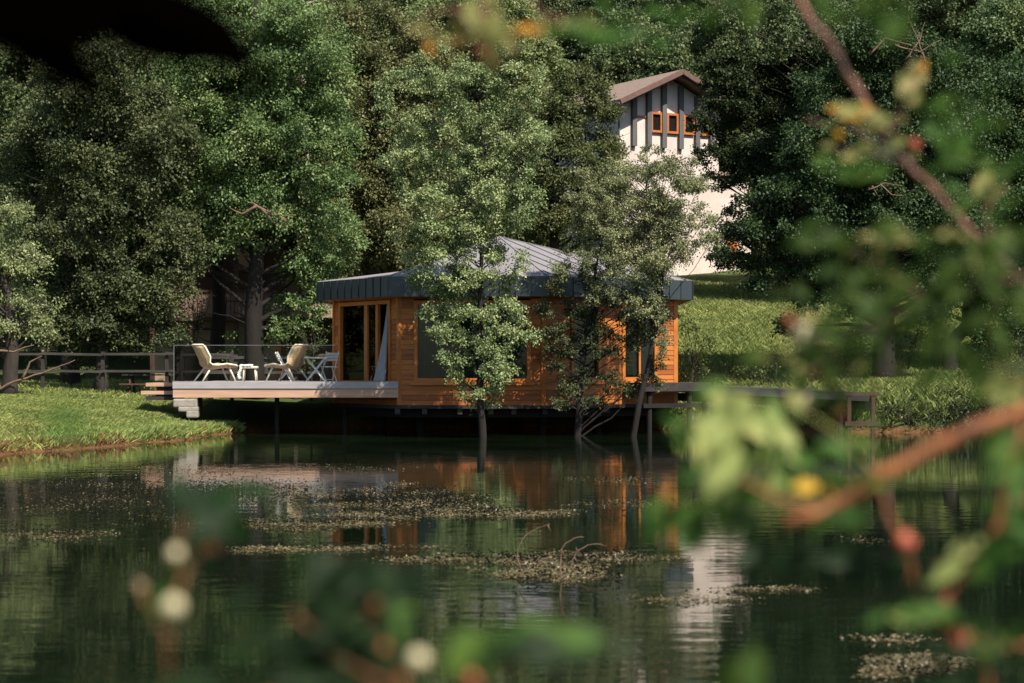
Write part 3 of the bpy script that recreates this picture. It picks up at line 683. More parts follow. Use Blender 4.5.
# ------------------------------------------------------------------ fences, bench
fe = thing('rail_fence', 'weathered post and rail fence across the shaded lawn left of the deck', 'fence', (-13, 63, 1.2))
fp = [(-20,386),(43,386),(103,391),(167,388),(232,388)]
pts = [at(px, 368, 63.2) for px, _ in fp]
for q in pts:
    z = gz(q.x, q.y); mb = MB(); mb.box((q.x, q.y, (z+2.42)/2-.1), (.11,.11,2.42-z+.2)); mb.build('post', M['dark_wood'], fe)
for zz in (2.34, 1.80):
    mb = MB()
    for i in range(4):
        mb.beam(Vector((pts[i].x, pts[i].y-.12, zz+.02*(i % 2))), Vector((pts[i+1].x, pts[i+1].y-.12, zz-.02*(i % 2))), .045, .075)
    mb.build('rail', M['rail_wood'], fe)
f2 = thing('paddock_fence', 'pale rail fence seen through the glass railing behind the armchairs', 'fence', (-7.5, 66.5, 1.2))
for k in range(6):
    q = at(176+k*30, 368, 66.5); z = gz(q.x, q.y); mb = MB(); mb.box((q.x, q.y, (z+2.35)/2-.1), (.12,.12,2.35-z+.2)); mb.build('post', M['rail_wood'], f2)
for zz in (2.25, 1.75, 1.35):
    a_, b_ = at(174, 368, 66.4), at(326, 368, 66.4); mb = MB(); mb.beam((a_.x, a_.y, zz), (b_.x, b_.y, zz), .05, .09); mb.build('rail', M['rail_wood'], f2)
tb = thing('picnic_table', 'dark timber picnic table in the shade beside the rail fence', 'table', (*at(150,380,65).xy, gz(at(150,380,65).x, 65)), local=True)
mb = MB()
for k in range(5): mb.box((0,-.3+k*.15,.74), (1.7,.13,.045))
mb.build('tabletop', M['rail_wood'], tb)
for s in (-1,1):
    mb = MB(); mb.box((0,s*.72,.44), (1.7,.24,.05)); mb.build('bench_seat', M['chalet_wood'], tb)
for s in (-1,1):
    mb = MB(); mb.beam((s*.6,-.62,0),(s*.6,-.15,.71),.06,.1); mb.beam((s*.6,.62,0),(s*.6,.15,.71),.06,.1); mb.box((s*.6+.065,0,.385),(.06,1.6,.08)); mb.build('trestle', M['chalet_wood'], tb)

# ------------------------------------------------------------------ trees
def unit(a): return a/np.maximum(np.linalg.norm(a, axis=-1, keepdims=True), 1e-9)
def leaf_quads(rng, P, Dv, Nv, L, W):
    n = len(P); d = unit(Dv); w = unit(np.cross(d, Nv)); nn = np.cross(w, d)
    s = rng.uniform(.65, 1.25, (n,1)); l = L*s; ww = W*s*.5
    b = P; m = P+d*l*.45+nn*l*.05; tip = P+d*l-nn*l*.08
    return np.stack([b, m+w*ww, tip, m-w*ww], 1)
def clump_leaves(rng, C, Rd, n_each, L, W, flat=.7, droop=.35, twigs=14):
    out = []
    for c, r in zip(C, Rd):
        n = max(20, int(n_each*(r/.8)**2))
        td = unit(rng.normal(size=(twigs,3))*np.array([1,1,flat])+np.array([0,0,.12]))
        k = rng.integers(0, twigs, n); u = rng.uniform(.12, 1, n)**.75
        ln = rng.uniform(.65, 1.15, twigs)[k]
        P = c + td[k]*(u*ln*r)[:,None] + rng.normal(size=(n,3))*r*.19*np.array([1,1,.8]); P[:,2] -= droop*r*.4*(u**2)
        D = td[k]*.7+rng.normal(size=(n,3))*.75; D[:,2] -= droop
        Nv = rng.normal(size=(n,3))*.85+np.array([0,-.1,.75])+td[k]*.35
        out.append(leaf_quads(rng, P, D, Nv, L, W))
    return np.concatenate(out)
def bend(a, b, sag, rg, k=5):
    a, b = Vector(a), Vector(b); pts = []
    o = Vector((rg.uniform(-1,1), rg.uniform(-1,1), rg.uniform(-.3,1)))*(b-a).length*sag
    for i in range(k+1):
        t = i/k; pts.append(a.lerp(b, t)+o*math.sin(math.pi*t)*.6+Vector((rg.uniform(-1,1),rg.uniform(-1,1),rg.uniform(-1,1)))*(b-a).length*.02*(0<i<k))
    return pts
def interp(path, z):
    for a, b in zip(path[:-1], path[1:]):
        if a.z <= z <= b.z: return a.lerp(b, (z-a.z)/max(1e-6, b.z-a.z))
    return path[-1] if z > path[-1].z else path[0]
CL, NL, LS = 3.4, 4.0, .95          # clumps per crown volume, leaves per clump, leaf size
def grow(seed, path, r0, lobes, lm, bm, root, leafL=.10, leafW=.06, dens=1.0, n_each=260, flat=.7, droop=.35, clr=(.45,.85), cpv=1.0, bare=0):
    """trunk mesh along path, limbs to the clumps, and a crown of single leaves; lobes are (centre, (rx,ry,rz))"""
    rng = np.random.default_rng(seed); rg = random.Random(seed)
    C, Rd = [], []
    for (c, r) in lobes:
        k = max(4, int(CL*cpv*3.3*(r[0]*r[1]*r[2])**.62))
        dirs = unit(rng.normal(size=(k,3))); rad = rng.uniform(.25, 1.05, (k,1))**.55
        C.append(np.array(c)+dirs*rad*np.array(r)); Rd.append(rng.uniform(clr[0], clr[1], k)*min(1.0, .45+.35*min(r)))
    C = np.concatenate(C); Rd = np.concatenate(Rd)
    mb = MB(); n = len(path); mb.tube(path, [r0*(1.25 if i == 0 else 1)*(1-.86*i/(n-1)) for i in range(n)], 9)
    zmin, zmax = path[0].z+(path[-1].z-path[0].z)*.18, path[-1].z
    order = list(range(len(C))); rg.shuffle(order)
    for i in order[:min(len(C), 90)]:
        c = Vector(C[i]); hd = math.hypot(c.x-path[0].x, c.y-path[0].y)
        z = min(max(c.z-hd*rg.uniform(.35,.9), zmin), zmax-.2); s = interp(path, z); fr = (z-path[0].z)/(path[-1].z-path[0].z)
        rr = max(.014, r0*(1-.86*fr)*rg.uniform(.22,.42)); L = (c-s).length
        pts = bend(s, c, .10, rg); m_ = len(pts); mb.tube(pts, [max(.007, rr*(1-.88*j/(m_-1))) for j in range(m_)], 5, cap=False)
        for q in range(2):
            e = c+Vector((rg.gauss(0,1), rg.gauss(0,1), rg.gauss(0,.6)))*Rd[i]*.8
            mb.tube([pts[-2], pts[-1].lerp(e,.5), e], [rr*.3, rr*.2+.003, .004], 4, cap=False)
    for q in range(bare):
        z = rg.uniform(path[0].z+1.2, zmin+2.5); s = interp(path, z); an = rg.uniform(0, 6.28); L = rg.uniform(.8, 2.2)
        pts = bend(s, s+Vector((math.cos(an)*L, math.sin(an)*L, rg.uniform(-.3,.5))), .12, rg); mb.tube(pts, [.03*(1-.8*j/5) for j in range(6)], 5, cap=False)
    mb.build('trunk', bm, root, True)
    V = clump_leaves(rng, C, Rd, n_each*dens*NL, leafL*LS, leafW*LS, flat, droop)
    link('crown', quads_mesh('crown', V, lm), root)
def tree(name, label, cat, base_px, d, path_px, r0, lobes_px, lm, bm='bark', group=None, seed=1, base_py=None, depth=.8, **kw):
    """base at column base_px; path and lobes given where they stand in the view at distance d (metres follow from d)"""
    x = (base_px-512)/FPX*d; z = gz(x, d)-.15
    if base_py is not None: z = min(z, EYE+(HOR-base_py)/FPX*d-.4)
    root = thing(name, label, cat, (x, d, z), group)
    rg = random.Random(seed)
    path = [Vector((x, d, z))]
    for (px, py) in path_px:
        p = at(px, py, d); p.y += rg.uniform(-.25,.25); path.append(p)
    fine = []
    for a, b in zip(path[:-1], path[1:]):
        for k in range(3): fine.append(a.lerp(b, k/3)+Vector((rg.uniform(-.03,.03), rg.uniform(-.03,.03), 0)))
    fine.append(path[-1])
    lobes = []
    for (px, py, rx, ry) in lobes_px:
        p = at(px, py, d); k = d/FPX; p.y += rg.uniform(-.5,.5)*rx*k*depth
        lobes.append((p, (rx*k, max(.5, rx*k*depth), ry*k)))
    grow(seed, fine, r0, lobes, M[lm], M[bm], root, **kw)
    return root
# --- the trees standing in or at the water
tree('slim_tree', 'slim pale leaved tree rising from the water in front of the cabin window', 'tree', 485, 54.2,
     [(480,395),(479,340),(482,270),(484,180),(478,90)], .12,
     [(450,246,24,16),(486,250,18,16),(428,252,18,14),(478,396,14,12),(468,382,16,14),(494,372,18,16),(480,362,30,30),(505,378,14,22),(468,330,36,26),(444,312,16,16),(500,318,28,24),(470,285,42,28),(435,268,32,24),(500,262,22,26),(470,235,42,28),(435,212,36,30),(505,205,34,30),(470,170,50,36),(440,130,40,36),(500,135,40,38),(470,95,40,34),(500,70,26,26),(410,160,30,40),(400,100,26,34),(415,240,22,22),(455,350,18,18),(490,395,12,12),(525,330,14,16),(520,180,24,30),(530,130,20,30),(535,90,18,20),(440,70,26,24)],
     'l_willow', 'bark_dark', seed=11, base_py=437, leafL=.075, leafW=.048, n_each=450, clr=(.3,.58), cpv=2.0, droop=.5)
tree('leaning_tree', 'dark leafy young tree leaning in front of the cabin side windows', 'tree', 575, 55.7,
     [(580,385),(588,330),(594,280),(602,240)], .12,
     [(570,325,22,30),(590,300,26,26),(560,350,16,26),(598,340,16,34),(575,375,20,18),(600,275,24,22),(560,290,12,14),(612,310,12,22),(625,345,12,30),(560,395,12,12),(548,310,10,14),(630,300,14,18),(610,380,10,16),(640,330,16,24),(655,370,10,20),(635,385,10,14),(545,340,8,20),(590,400,14,8),(660,310,16,16)],
     'l_alder', 'bark_dark', seed=12, base_py=436, leafL=.075, leafW=.045, n_each=520, clr=(.3,.52), cpv=2.0, droop=.45)
tree('silvery_tree', 'silvery leaning tree bending right across the end of the cabin roof', 'tree', 626, 55.2,
     [(640,400),(652,350),(660,300),(664,255),(655,200)], .10,
     [(640,262,34,18),(600,255,28,18),(655,272,18,14),(620,225,36,24),(660,222,34,24),(605,190,28,28),(640,182,30,28),(675,195,16,20),(585,222,18,20),(655,310,14,14),(700,240,16,14),(640,300,20,16),(610,295,18,14),(662,345,10,20),(575,250,14,14),(700,215,12,14),(560,275,16,14),(600,272,22,14),(640,278,20,14),(580,200,20,24),(690,180,16,18),(650,160,22,18)],
     'l_silver', 'bark_dark', seed=13, base_py=437, leafL=.07, leafW=.036, n_each=760, clr=(.3,.55), cpv=2.0, droop=.45)
tree('silvery_tree', 'airy silvery tree behind the right end of the cabin roof below the white gable', 'tree', 648, 72,
     [(648,300),(650,250),(645,200),(648,175)], .14,
     [(640,255,36,24),(610,235,26,24),(670,240,24,22),(640,205,34,26),(605,195,22,26),(672,195,20,22),(640,175,24,14),(690,172,24,12),(662,166,24,12),(622,172,18,14),(625,215,24,20),(655,228,24,18),(685,255,14,10),(600,268,24,14)],
     'l_silver', 'bark', seed=27, leafL=.085, leafW=.05, n_each=300, clr=(.4,.65), cpv=1.3, droop=.45)
# --- left group
tree('leaning_tree', 'pale willow leaning out of the left edge of the lawn', 'tree', 8, 59.5,
     [(14,350),(8,300),(-8,240),(-10,200)], .26,
     [(10,225,34,30),(-20,260,40,40),(28,270,28,36),(10,310,40,30),(45,318,20,20),(-20,320,30,30)],
     'l_willow', 'bark', seed=14, leafL=.10, leafW=.045, n_each=230, clr=(.4,.7), cpv=1.2, bare=5)
tree('broad_tree', 'broad dark green tree whose low crown hangs over the rail fence', 'tree', 100, 64.5,
     [(102,330),(98,240),(105,140),(95,90)], .24,
     [(95,300,56,40),(40,270,44,50),(140,285,50,40),(95,215,64,56),(165,235,40,44),(45,180,50,56),(120,140,70,50),(60,100,60,50),(110,80,60,40),(150,320,26,20),(60,330,30,18),(60,348,30,10),(128,346,28,10),(165,338,16,10)],
     'l_alder', 'bark', seed=15, leafL=.11, leafW=.075, n_each=260, cpv=1.15, bare=5)
tree('tall_tree', 'tall tree with a thick dark trunk rising behind the two deck armchairs', 'tree', 256, 66.5,
     [(254,320),(256,250),(252,160),(254,60),(256,0)], .36,
     [(300,285,44,32),(325,240,40,44),(240,200,56,44),(190,225,36,40),(300,190,50,44),(250,140,62,50),(195,160,44,46),(310,120,50,50),(250,80,64,50),(200,90,44,46),(300,55,54,44),(250,20,60,40),(290,320,22,20)],
     'l_ash', 'bark_dark', seed=16, leafL=.11, leafW=.07, n_each=250, cpv=1.1, bare=4)
tree('tall_tree', 'dark straight trunked tree just left of the thick trunk behind the deck', 'tree', 217, 69,
     [(219,310),(216,230),(220,140),(215,40)], .30,
     [(215,190,50,40),(175,150,46,46),(225,110,54,50),(180,80,50,46),(220,40,56,44),(180,10,50,40),(165,215,30,28)],
     'l_ash', 'bark_dark', seed=17, leafL=.115, leafW=.075, n_each=230, cpv=1.0, bare=6)
tree('tall_tree', 'very tall tree filling the upper left behind the broad dark tree', 'tree', 70, 72,
     [(72,300),(66,180),(74,60),(70,-40)], .34,
     [(70,120,70,60),(20,60,60,60),(120,50,64,60),(60,0,70,50),(140,-10,60,50),(10,150,50,50),(-20,20,50,50)],
     'l_hill', 'bark', seed=18, leafL=.125, leafW=.08, n_each=250, cpv=1.0)
# --- behind the cabin
tree('round_tree', 'full green tree standing close behind the left end of the cabin roof', 'tree', 372, 70.5,
     [(370,300),(374,220),(368,130),(372,40)], .28,
     [(345,235,40,36),(400,225,44,38),(370,180,56,44),(330,170,34,40),(420,150,44,50),(370,110,60,50),(340,70,44,44),(410,70,50,44),(370,30,54,40),(350,280,26,26)],
     'l_birch', 'bark', seed=19, leafL=.11, leafW=.07, n_each=260, cpv=1.1)
tree('round_tree', 'dense mid green tree behind the cabin roof peak left of the white house', 'tree', 556, 74,
     [(556,260),(552,200),(558,140),(555,110)], .26,
     [(545,215,36,30),(585,205,26,30),(560,165,46,36),(520,180,34,36),(545,125,40,30),(580,135,26,28),(520,230,24,20),(505,140,30,30),(602,150,22,36),(600,205,24,34),(606,118,16,16),(580,100,22,18),(590,240,20,16),(594,96,20,14),(574,84,26,20),(612,108,12,12)],
     'l_ash', 'bark', seed=20, leafL=.11, leafW=.07, n_each=260, cpv=1.1)
tree('round_tree', 'yellowish green tree filling the centre top behind the slim pale tree', 'tree', 470, 78,
     [(470,240),(466,140),(474,40),(470,0)], .30,
     [(470,120,60,50),(430,60,56,50),(510,60,50,46),(470,10,64,40),(420,130,40,40),(530,110,26,30)],
     'l_birch', 'bark', seed=21, leafL=.12, leafW=.08, n_each=240, cpv=1.05)
# --- right group
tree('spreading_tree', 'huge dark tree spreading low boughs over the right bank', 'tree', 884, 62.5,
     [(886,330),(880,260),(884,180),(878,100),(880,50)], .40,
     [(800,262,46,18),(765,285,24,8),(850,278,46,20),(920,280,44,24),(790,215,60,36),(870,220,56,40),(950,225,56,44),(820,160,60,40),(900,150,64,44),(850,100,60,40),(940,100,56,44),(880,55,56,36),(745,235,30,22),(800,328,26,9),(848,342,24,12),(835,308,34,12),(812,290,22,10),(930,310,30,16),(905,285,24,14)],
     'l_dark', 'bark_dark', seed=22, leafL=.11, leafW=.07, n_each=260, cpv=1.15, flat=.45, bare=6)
tree('forked_tree', 'dark tree with a bent forked trunk standing on the sunlit lawn at right', 'tree', 950, 65,
     [(953,345),(968,325),(975,270),(985,200),(980,120)], .30,
     [(1000,260,50,40),(960,230,44,36),(1020,190,56,50),(970,160,56,46),(1010,110,60,50),(1040,270,40,36),(925,300,20,14),(1000,315,36,22),(1035,335,30,24),(985,345,14,12)],
     'l_dark', 'bark_dark', seed=23, leafL=.11, leafW=.07, n_each=260, cpv=1.1)
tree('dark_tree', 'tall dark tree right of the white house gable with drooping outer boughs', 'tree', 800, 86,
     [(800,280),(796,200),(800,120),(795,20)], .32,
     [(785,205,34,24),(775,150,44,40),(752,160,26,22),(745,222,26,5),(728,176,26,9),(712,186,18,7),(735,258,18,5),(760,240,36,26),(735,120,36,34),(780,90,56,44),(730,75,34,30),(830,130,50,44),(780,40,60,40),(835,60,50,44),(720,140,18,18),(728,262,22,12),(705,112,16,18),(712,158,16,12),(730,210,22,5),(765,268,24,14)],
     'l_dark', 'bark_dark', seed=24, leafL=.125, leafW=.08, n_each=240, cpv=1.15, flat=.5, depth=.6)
tree('dark_tree', 'dark bushy tree at the right edge beyond the forked trunk', 'tree', 1045, 68,
     [(1042,300),(1046,200),(1040,100),(1042,30)], .32,
     [(1030,280,44,40),(1060,220,56,50),(1020,150,50,50),(1050,90,60,50),(1000,60,56,46),(1040,20,60,40)],
     'l_alder', 'bark_dark', seed=25, leafL=.115, leafW=.075, n_each=240, cpv=1.1)
tree('round_tree', 'lighter green tree top showing above the dark trees at upper right', 'tree', 930, 82,
     [(930,240),(926,140),(932,40),(930,0)], .30,
     [(930,60,64,50),(870,40,56,44),(990,40,60,50),(930,0,70,40),(760,30,34,34),(840,80,40,40)],
     'l_hill', 'bark', seed=26, leafL=.13, leafW=.085, n_each=230, cpv=1.0)
# --- shrubs
def shrub(name, label, px, py, d, lobes, lm='l_shrub', seed=1, **kw):
    return tree(name, label, 'shrub', px, d, [(px+1, py-10), (px+3, py-24)], .035, lobes, lm, 'bark', seed=seed, clr=kw.pop('clr', (.25,.4)), leafL=kw.pop('leafL', .09), leafW=.055, n_each=kw.pop('n_each', 150), cpv=kw.pop('cpv', 2.2), **kw)
shrub('leafy_shrub', 'bright green leafy bush between the deck and the cabin door', 312, 372, 66.3, [(308,345,18,18),(325,330,16,18),(300,328,14,14),(318,358,16,14)], seed=31)
shrub('leafy_shrub', 'green bush pressed against the right end of the cabin', 690, 384, 61.2, [(690,360,16,22),(700,335,16,20),(688,318,10,14),(708,368,12,14)], seed=32)
shrub('dark_shrub', 'dark green bush under the fence at the left lawn edge', 70, 372, 66, [(70,358,30,14),(110,352,26,14),(40,350,24,16)], 'l_alder', seed=33)
shrub('bare_shrub', 'thin brown twiggy bush in front of the chalet lower wall', 196, 350, 68, [(192,322,16,20),(206,305,14,18)], 'l_silver', seed=34, n_each=18, cpv=3)
shrub('leafy_shrub', 'low bush of pale leaves behind the footstool', 250, 372, 67, [(245,340,18,16),(262,348,16,14),(232,352,14,12)], seed=35)
shrub('meadow_shrub', 'broad leaved weeds at the foot of the meadow behind the walkway', 775, 386, 62.5, [(770,372,20,12),(795,370,18,12),(750,374,14,9),(812,376,14,9)], seed=36)
shrub('meadow_shrub', 'hanging green bush right of the huge dark trunk', 915, 350, 70, [(918,330,18,20),(905,345,12,14),(935,322,14,14)], 'l_ash', seed=37)

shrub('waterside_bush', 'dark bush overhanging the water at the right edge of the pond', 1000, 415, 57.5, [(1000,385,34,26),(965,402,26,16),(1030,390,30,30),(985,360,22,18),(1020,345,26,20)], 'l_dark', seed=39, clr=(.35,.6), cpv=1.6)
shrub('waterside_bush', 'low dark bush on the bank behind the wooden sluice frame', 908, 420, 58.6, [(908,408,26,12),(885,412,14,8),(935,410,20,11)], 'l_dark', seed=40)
# --- wooded hillside: five kinds, copied
kinds = []
def hill_kind(name, seed, h, lm, leafL, spruce=False):
    root = thing(name, 'x', 'tree', (0,0,0), local=True); rg = random.Random(seed)
    path = [Vector((rg.uniform(-.12,.12)*k, rg.uniform(-.12,.12)*k, h*.92*k/8)) for k in range(9)]
    lobes = []
    if spruce:
        rng = np.random.default_rng(seed); Vs = []
        for k in range(26):
            z = h*(.1+.9*k/26); rr = (h*.23)*(1-k/26)+.12
            for j in range(9):
                a = rg.uniform(0,6.28); L = rr*rg.uniform(.75,1.1); n = int(70+L*120)
                u = rng.uniform(.05,1,n); P = np.stack([np.cos(a)*L*u, np.sin(a)*L*u, z-.35*L*u+.15*L*u*u], -1)+rng.normal(size=(n,3))*np.array([.13,.13,.07])*(.4+L*.3)
                D = np.array([math.cos(a), math.sin(a), -.4])+rng.normal(size=(n,3))*.6; Nv = np.array([0,0,1.0])+rng.normal(size=(n,3))*.4
                Vs.append(leaf_quads(rng, P, D, Nv, leafL, leafL*.4))
        mb = MB(); mb.tube(path, [.22*(1-.9*k/8) for k in range(9)], 7); mb.build('trunk', M['bark_dark'], root, True)
        link('crown', quads_mesh('crown', np.concatenate(Vs), M[lm]), root)
    else:
        for k in range(11):
            z = h*(.3+.62*k/10); rr = h*.20*math.sin(math.pi*(.16+.78*k/10))+.25
            a = rg.uniform(0,6.28); o = rr*rg.uniform(.2,.75)
            lobes.append((Vector((math.cos(a)*o, math.sin(a)*o, z)), (rr*rg.uniform(.75,1.05), rr*rg.uniform(.75,1.05), rr*rg.uniform(.6,.85))))
        grow(seed, path, .24, lobes, M[lm], M['bark'], root, leafL=leafL, leafW=leafL*.65, n_each=150, clr=(.6,1.0), cpv=.95)
    return root
kinds = [hill_kind('hillside_tree', 101, 11, 'l_hill', .16), hill_kind('hillside_tree', 102, 13, 'l_birch', .17), hill_kind('hillside_tree', 103, 12, 'l_alder', .17),
         hill_kind('hillside_tree', 104, 10, 'l_ash', .16), hill_kind('hillside_spruce', 105, 15, 'l_spruce', .22, True)]
labs = ['mid green broadleaf tree merging into the wooded hillside behind the houses', 'yellowish green broadleaf tree merging into the wooded hillside behind the houses', 'dark broadleaf tree merging into the wooded hillside behind the houses',
        'olive green broadleaf tree merging into the wooded hillside behind the houses', 'dark pointed spruce standing among the broadleaf hillside trees']
grps = ['mid green hillside trees', 'yellowish hillside trees', 'dark hillside trees', 'olive hillside trees', 'hillside spruces']
rg = random.Random(7); spots = []
for (y0, st_) in ((86,6.0),(93,6.0),(104,6.0),(112,6.5),(121,7),(131,7.5),(142,8.5),(154,9)):
    half = y0*.27+5; x = -half+rg.uniform(0,st_)
    while x < half:
        yy = y0+rg.uniform(-2.5,2.5); px = 512+x/yy*FPX
        ok = True
        if yy < 108 and 585 < px < 800: ok = False
        if yy < 116 and 470 < px < 590: ok = yy < 100 and px < 560
        if ok: spots.append((x, yy, px))
        x += st_*rg.uniform(.75,1.25)
used = [0]*5
for (x, yy, px) in spots:
    k = rg.choice([0,0,1,1,2,3,3]) if px < 620 else rg.choice([0,2,2,3,0])
    if yy > 112 and 520 < px < 760 and rg.random() < .55: k = 4
    o = kinds[k] if used[k] == 0 else copy_tree(kinds[k]); used[k] += 1
    o.location = (x, yy, gz(x, yy)-.3); s = rg.uniform(.85, 1.25); o.scale = (s*rg.uniform(.9,1.15), s, s); o.rotation_euler = (0,0,rg.uniform(0,6.28))
    tag(o, labs[k], 'tree', grps[k])
# bare pale dead tree at the top of the hill
dt = thing('dead_tree', 'bare silver dead tree with forked limbs at the top edge above the green crowns', 'tree', (*at(304,50,82).xy, gz(at(304,50,82).x, 82)))
mb = MB(); rg = random.Random(3); b_ = Vector(dt.location); f_ = at(303, 36, 82)
mb.tube([b_, b_.lerp(f_, .5)+Vector((.1,0,0)), f_, at(300,10,82), at(296,-30,82)], [.26,.2,.17,.13,.08], 8)
for (a, b, r) in (((303,24),(284,20),.07),((302,14),(286,6),.08),((284,20),(274,30),.04),((301,8),(322,-4),.09),((303,22),(318,14),.06),((318,14),(336,8),.04),((300,2),(285,-14),.07)):
    mb.tube(bend(at(*a,82), at(*b,82), .1, rg), [r*(1-.13*j) for j in range(6)], 6)
mb.build('trunk', M['dead'], dt, True)
# pale dead boughs
def bough(label, px, py, d, arms, r=.03):
    mb = MB(); rg = random.Random(px)
    for arm in arms:
        pts = []
        for a, b in zip(arm[:-1], arm[1:]): pts += bend(at(*a,d), at(*b,d), .06, rg, 4)[:-1]
        pts.append(at(*arm[-1],d)); n = len(pts)
        mb.tube(pts, [max(.006, r*(1-.8*j/(n-1))) for j in range(n)], 5)
    o = mb.build('dead_bough', M['dead_brown'], None, True); tag(o, label, 'branch'); return o
bough('pale bare bough jutting sideways from the crown above the chalet', 255, 210, 65.0, [[(251,203),(262,209),(280,217),(296,215)],[(262,209),(272,222),(285,228)],[(256,206),(242,214),(230,208)],[(268,214),(276,206)],[(280,217),(290,226)]], .06)
bough('pale bent dead branch propped on the grass at the left lawn edge', 20, 385, 58.5, [[(-6,392),(20,380),(48,371),(75,360)],[(22,379),(30,362),(42,356)],[(-4,350),(14,352),(34,345)]], .05)
bough('tangle of bare grey twigs in the dark crowns at upper right', 900, 50, 60.5, [[(870,55),(885,38),(910,45),(930,60)],[(905,60),(920,40),(925,22)],[(925,62),(916,35),(908,14)],[(895,45),(920,52),(940,40)]], .035)
bough('bare grey twigs low in the dark tree at right', 880, 185, 60, [[(868,190),(885,183),(903,186)],[(880,184),(892,195),(905,196)],[(872,186),(878,196)]], .03)

# ------------------------------------------------------------------ grass (nobody could count it)
def blades(name, label, rng, P, hmin, hmax, lm, width=.012, lean=.5):
    n = len(P); h = rng.uniform(hmin, hmax, n); a = rng.uniform(0, 6.283, n); w = np.stack([np.cos(a), np.sin(a), 0*a], -1)*width
    l = rng.normal(size=(n,3))*lean*h[:,None]; l[:,2] = 0
    top = P+l; top[:,2] += h; mid = P+l*.35; mid[:,2] += h*.6
    V = np.stack([P-w, P+w, mid+w*.8, top], 1); V[:,:,2] -= .01
    o = link(name, quads_mesh(name, V, M[lm])); return tag(o, label, 'grass', kind='stuff')
rng = np.random.default_rng(42)
def scatter(n, x0, x1, y0, y1, sd0=.05, sd1=1e9, keep=None):
    x = rng.uniform(x0, x1, n); y = rng.uniform(y0, y1, n); sd = pond_sd(x, y); k = (sd > sd0) & (sd < sd1) & (np.abs(x) < y*.275+1)
    if keep is not None: k &= keep(x, y)
    x, y = x[k], y[k]; z = ground_h(x, y); k = z > .02
    return np.stack([x, y, z], -1)[k]
nodeck = lambda x, y: ~((x > -9.75) & (y > 56.8) & (x < 6))
P = scatter(620000, -20, -7, 37, 64, .1, 1e9, nodeck); blades('bank_grass', 'mown green grass covering the sunlit left bank', rng, P, .03, .105, 'grass', .009, .7)
P = scatter(70000, -20, -7, 37, 60, .0, 1.2, nodeck); blades('bank_sedge', 'longer grass along the waterline of the left bank', rng, P, .06, .2, 'grass', .008)
P = scatter(40000, -10.5, -7, 49, 58.8, -.25, .9); P[:,2] = np.maximum(P[:,2], 0); blades('bank_tussocks', 'grass tussocks at the tip of the left bank beside the deck', rng, P, .05, .2, 'grass', .009)
P = scatter(70000, 7, 24, 53, 62, -.15, 1.6); P[:,2] = np.maximum(P[:,2], 0); blades('right_sedge', 'tall sedge along the shaded right bank', rng, P, .06, .24, 'l_alder', .009)
P = scatter(160000, -22, -6.5, 36, 58, -.25, .42); P[:,2] = np.maximum(P[:,2], 0); blades('dry_grass', 'rusty dry grass fringe at the waterline of the left bank', rng, P, .03, .15, 'grass_dry', .009, .8)
P = scatter(60000, -24, 0, 60, 76, .3, 1e9, nodeck); blades('shade_grass', 'shaded lawn grass behind the fence and deck', rng, P, .05, .18, 'grass', .014)
P = scatter(300000, 3, 22, 58.5, 96, .25); blades('meadow_grass', 'tall sunlit meadow grass on the slope right of the cabin', rng, P, .08, .32, 'meadow', .014)
n = 15000; P = scatter(n, 4, 22, 59, 92, .4); P[:,2] += rng.uniform(.05,.45,len(P))
V = leaf_quads(rng, P, rng.normal(size=P.shape)*np.array([1,1,.5]), rng.normal(size=P.shape)*.5+np.array([0,-.3,1]), .075, .045)
tag(link('meadow_herbs', quads_mesh('meadow_herbs', V, M['l_shrub'])), 'broad leaved herbs mixed into the sunlit meadow', 'plants', kind='stuff')

# ------------------------------------------------------------------ pond weed with white flowers
mats_ = [(385,500,60,9,1900,260),(400,512,55,7,1600,130),(290,525,80,4,1300,90),(310,549,70,3.5,900,25),(210,498,110,16,900,520),(90,500,90,18,600,420),(60,535,60,5,300,60),(505,514,60,4,1000,60),(450,500,40,6,400,90),
         (560,575,56,10,2600,40),(530,562,40,5,700,40),(600,558,60,4,600,30),(440,560,70,4,500,25),(915,668,55,10,2200,14),(860,540,22,3,60,10),(760,590,40,3,200,6),(700,600,60,4,180,4),(640,505,60,4,240,20),(880,640,40,3,140,3),(345,468,60,4,120,14),(620,480,50,3,120,12),(150,470,100,6,150,60)]
LP, FP = [], []
for (px, py, rx, ry, nl, nf) in mats_:
    strands = rng.integers(14, 24)
    def pts(n, tight):
        c = rng.normal(size=(strands,2))*.55; k = rng.integers(0, strands, n)
        q = c[k]+rng.normal(size=(n,2))*np.array([.2, .15 if tight else .2])
        pp = np.stack([px+q[:,0]*rx, np.clip(py+q[:,1]*ry, 455, 700)], -1)
        d = FPX*EYE/(pp[:,1]-HOR); return np.stack([(pp[:,0]-512)/FPX*d, d, 0*d], -1)
    LP.append(pts(int(nl*2.4), True)); FP.append(pts(int(nf*3), False))
LP = np.concatenate(LP); FP = np.concatenate(FP)
ok = pond_sd(LP[:,0], LP[:,1]) < -.6; LP = LP[ok]; ok = pond_sd(FP[:,0], FP[:,1]) < -.6; FP = FP[ok]
LP[:,2] = rng.uniform(.003,.022,len(LP))
D = rng.normal(size=LP.shape)*np.array([1,1,.12]); D[:,2] = np.abs(D[:,2]); Nv = np.array([0,0,1.0])+rng.normal(size=LP.shape)*.35
V = leaf_quads(rng, LP, D, Nv, .034, .013)
tag(link('pond_weed', quads_mesh('pond_weed', V, M['weed'])), 'tan floating water weed in drifting mats on the pond', 'water weed', kind='stuff')
n = len(FP); FP[:,2] = rng.uniform(.015,.07,n); r = rng.uniform(.012,.02,n)[:,None]
ax = np.array([[1,0,0],[0,1,0],[-1,0,0],[0,-1,0]], float); Q = []
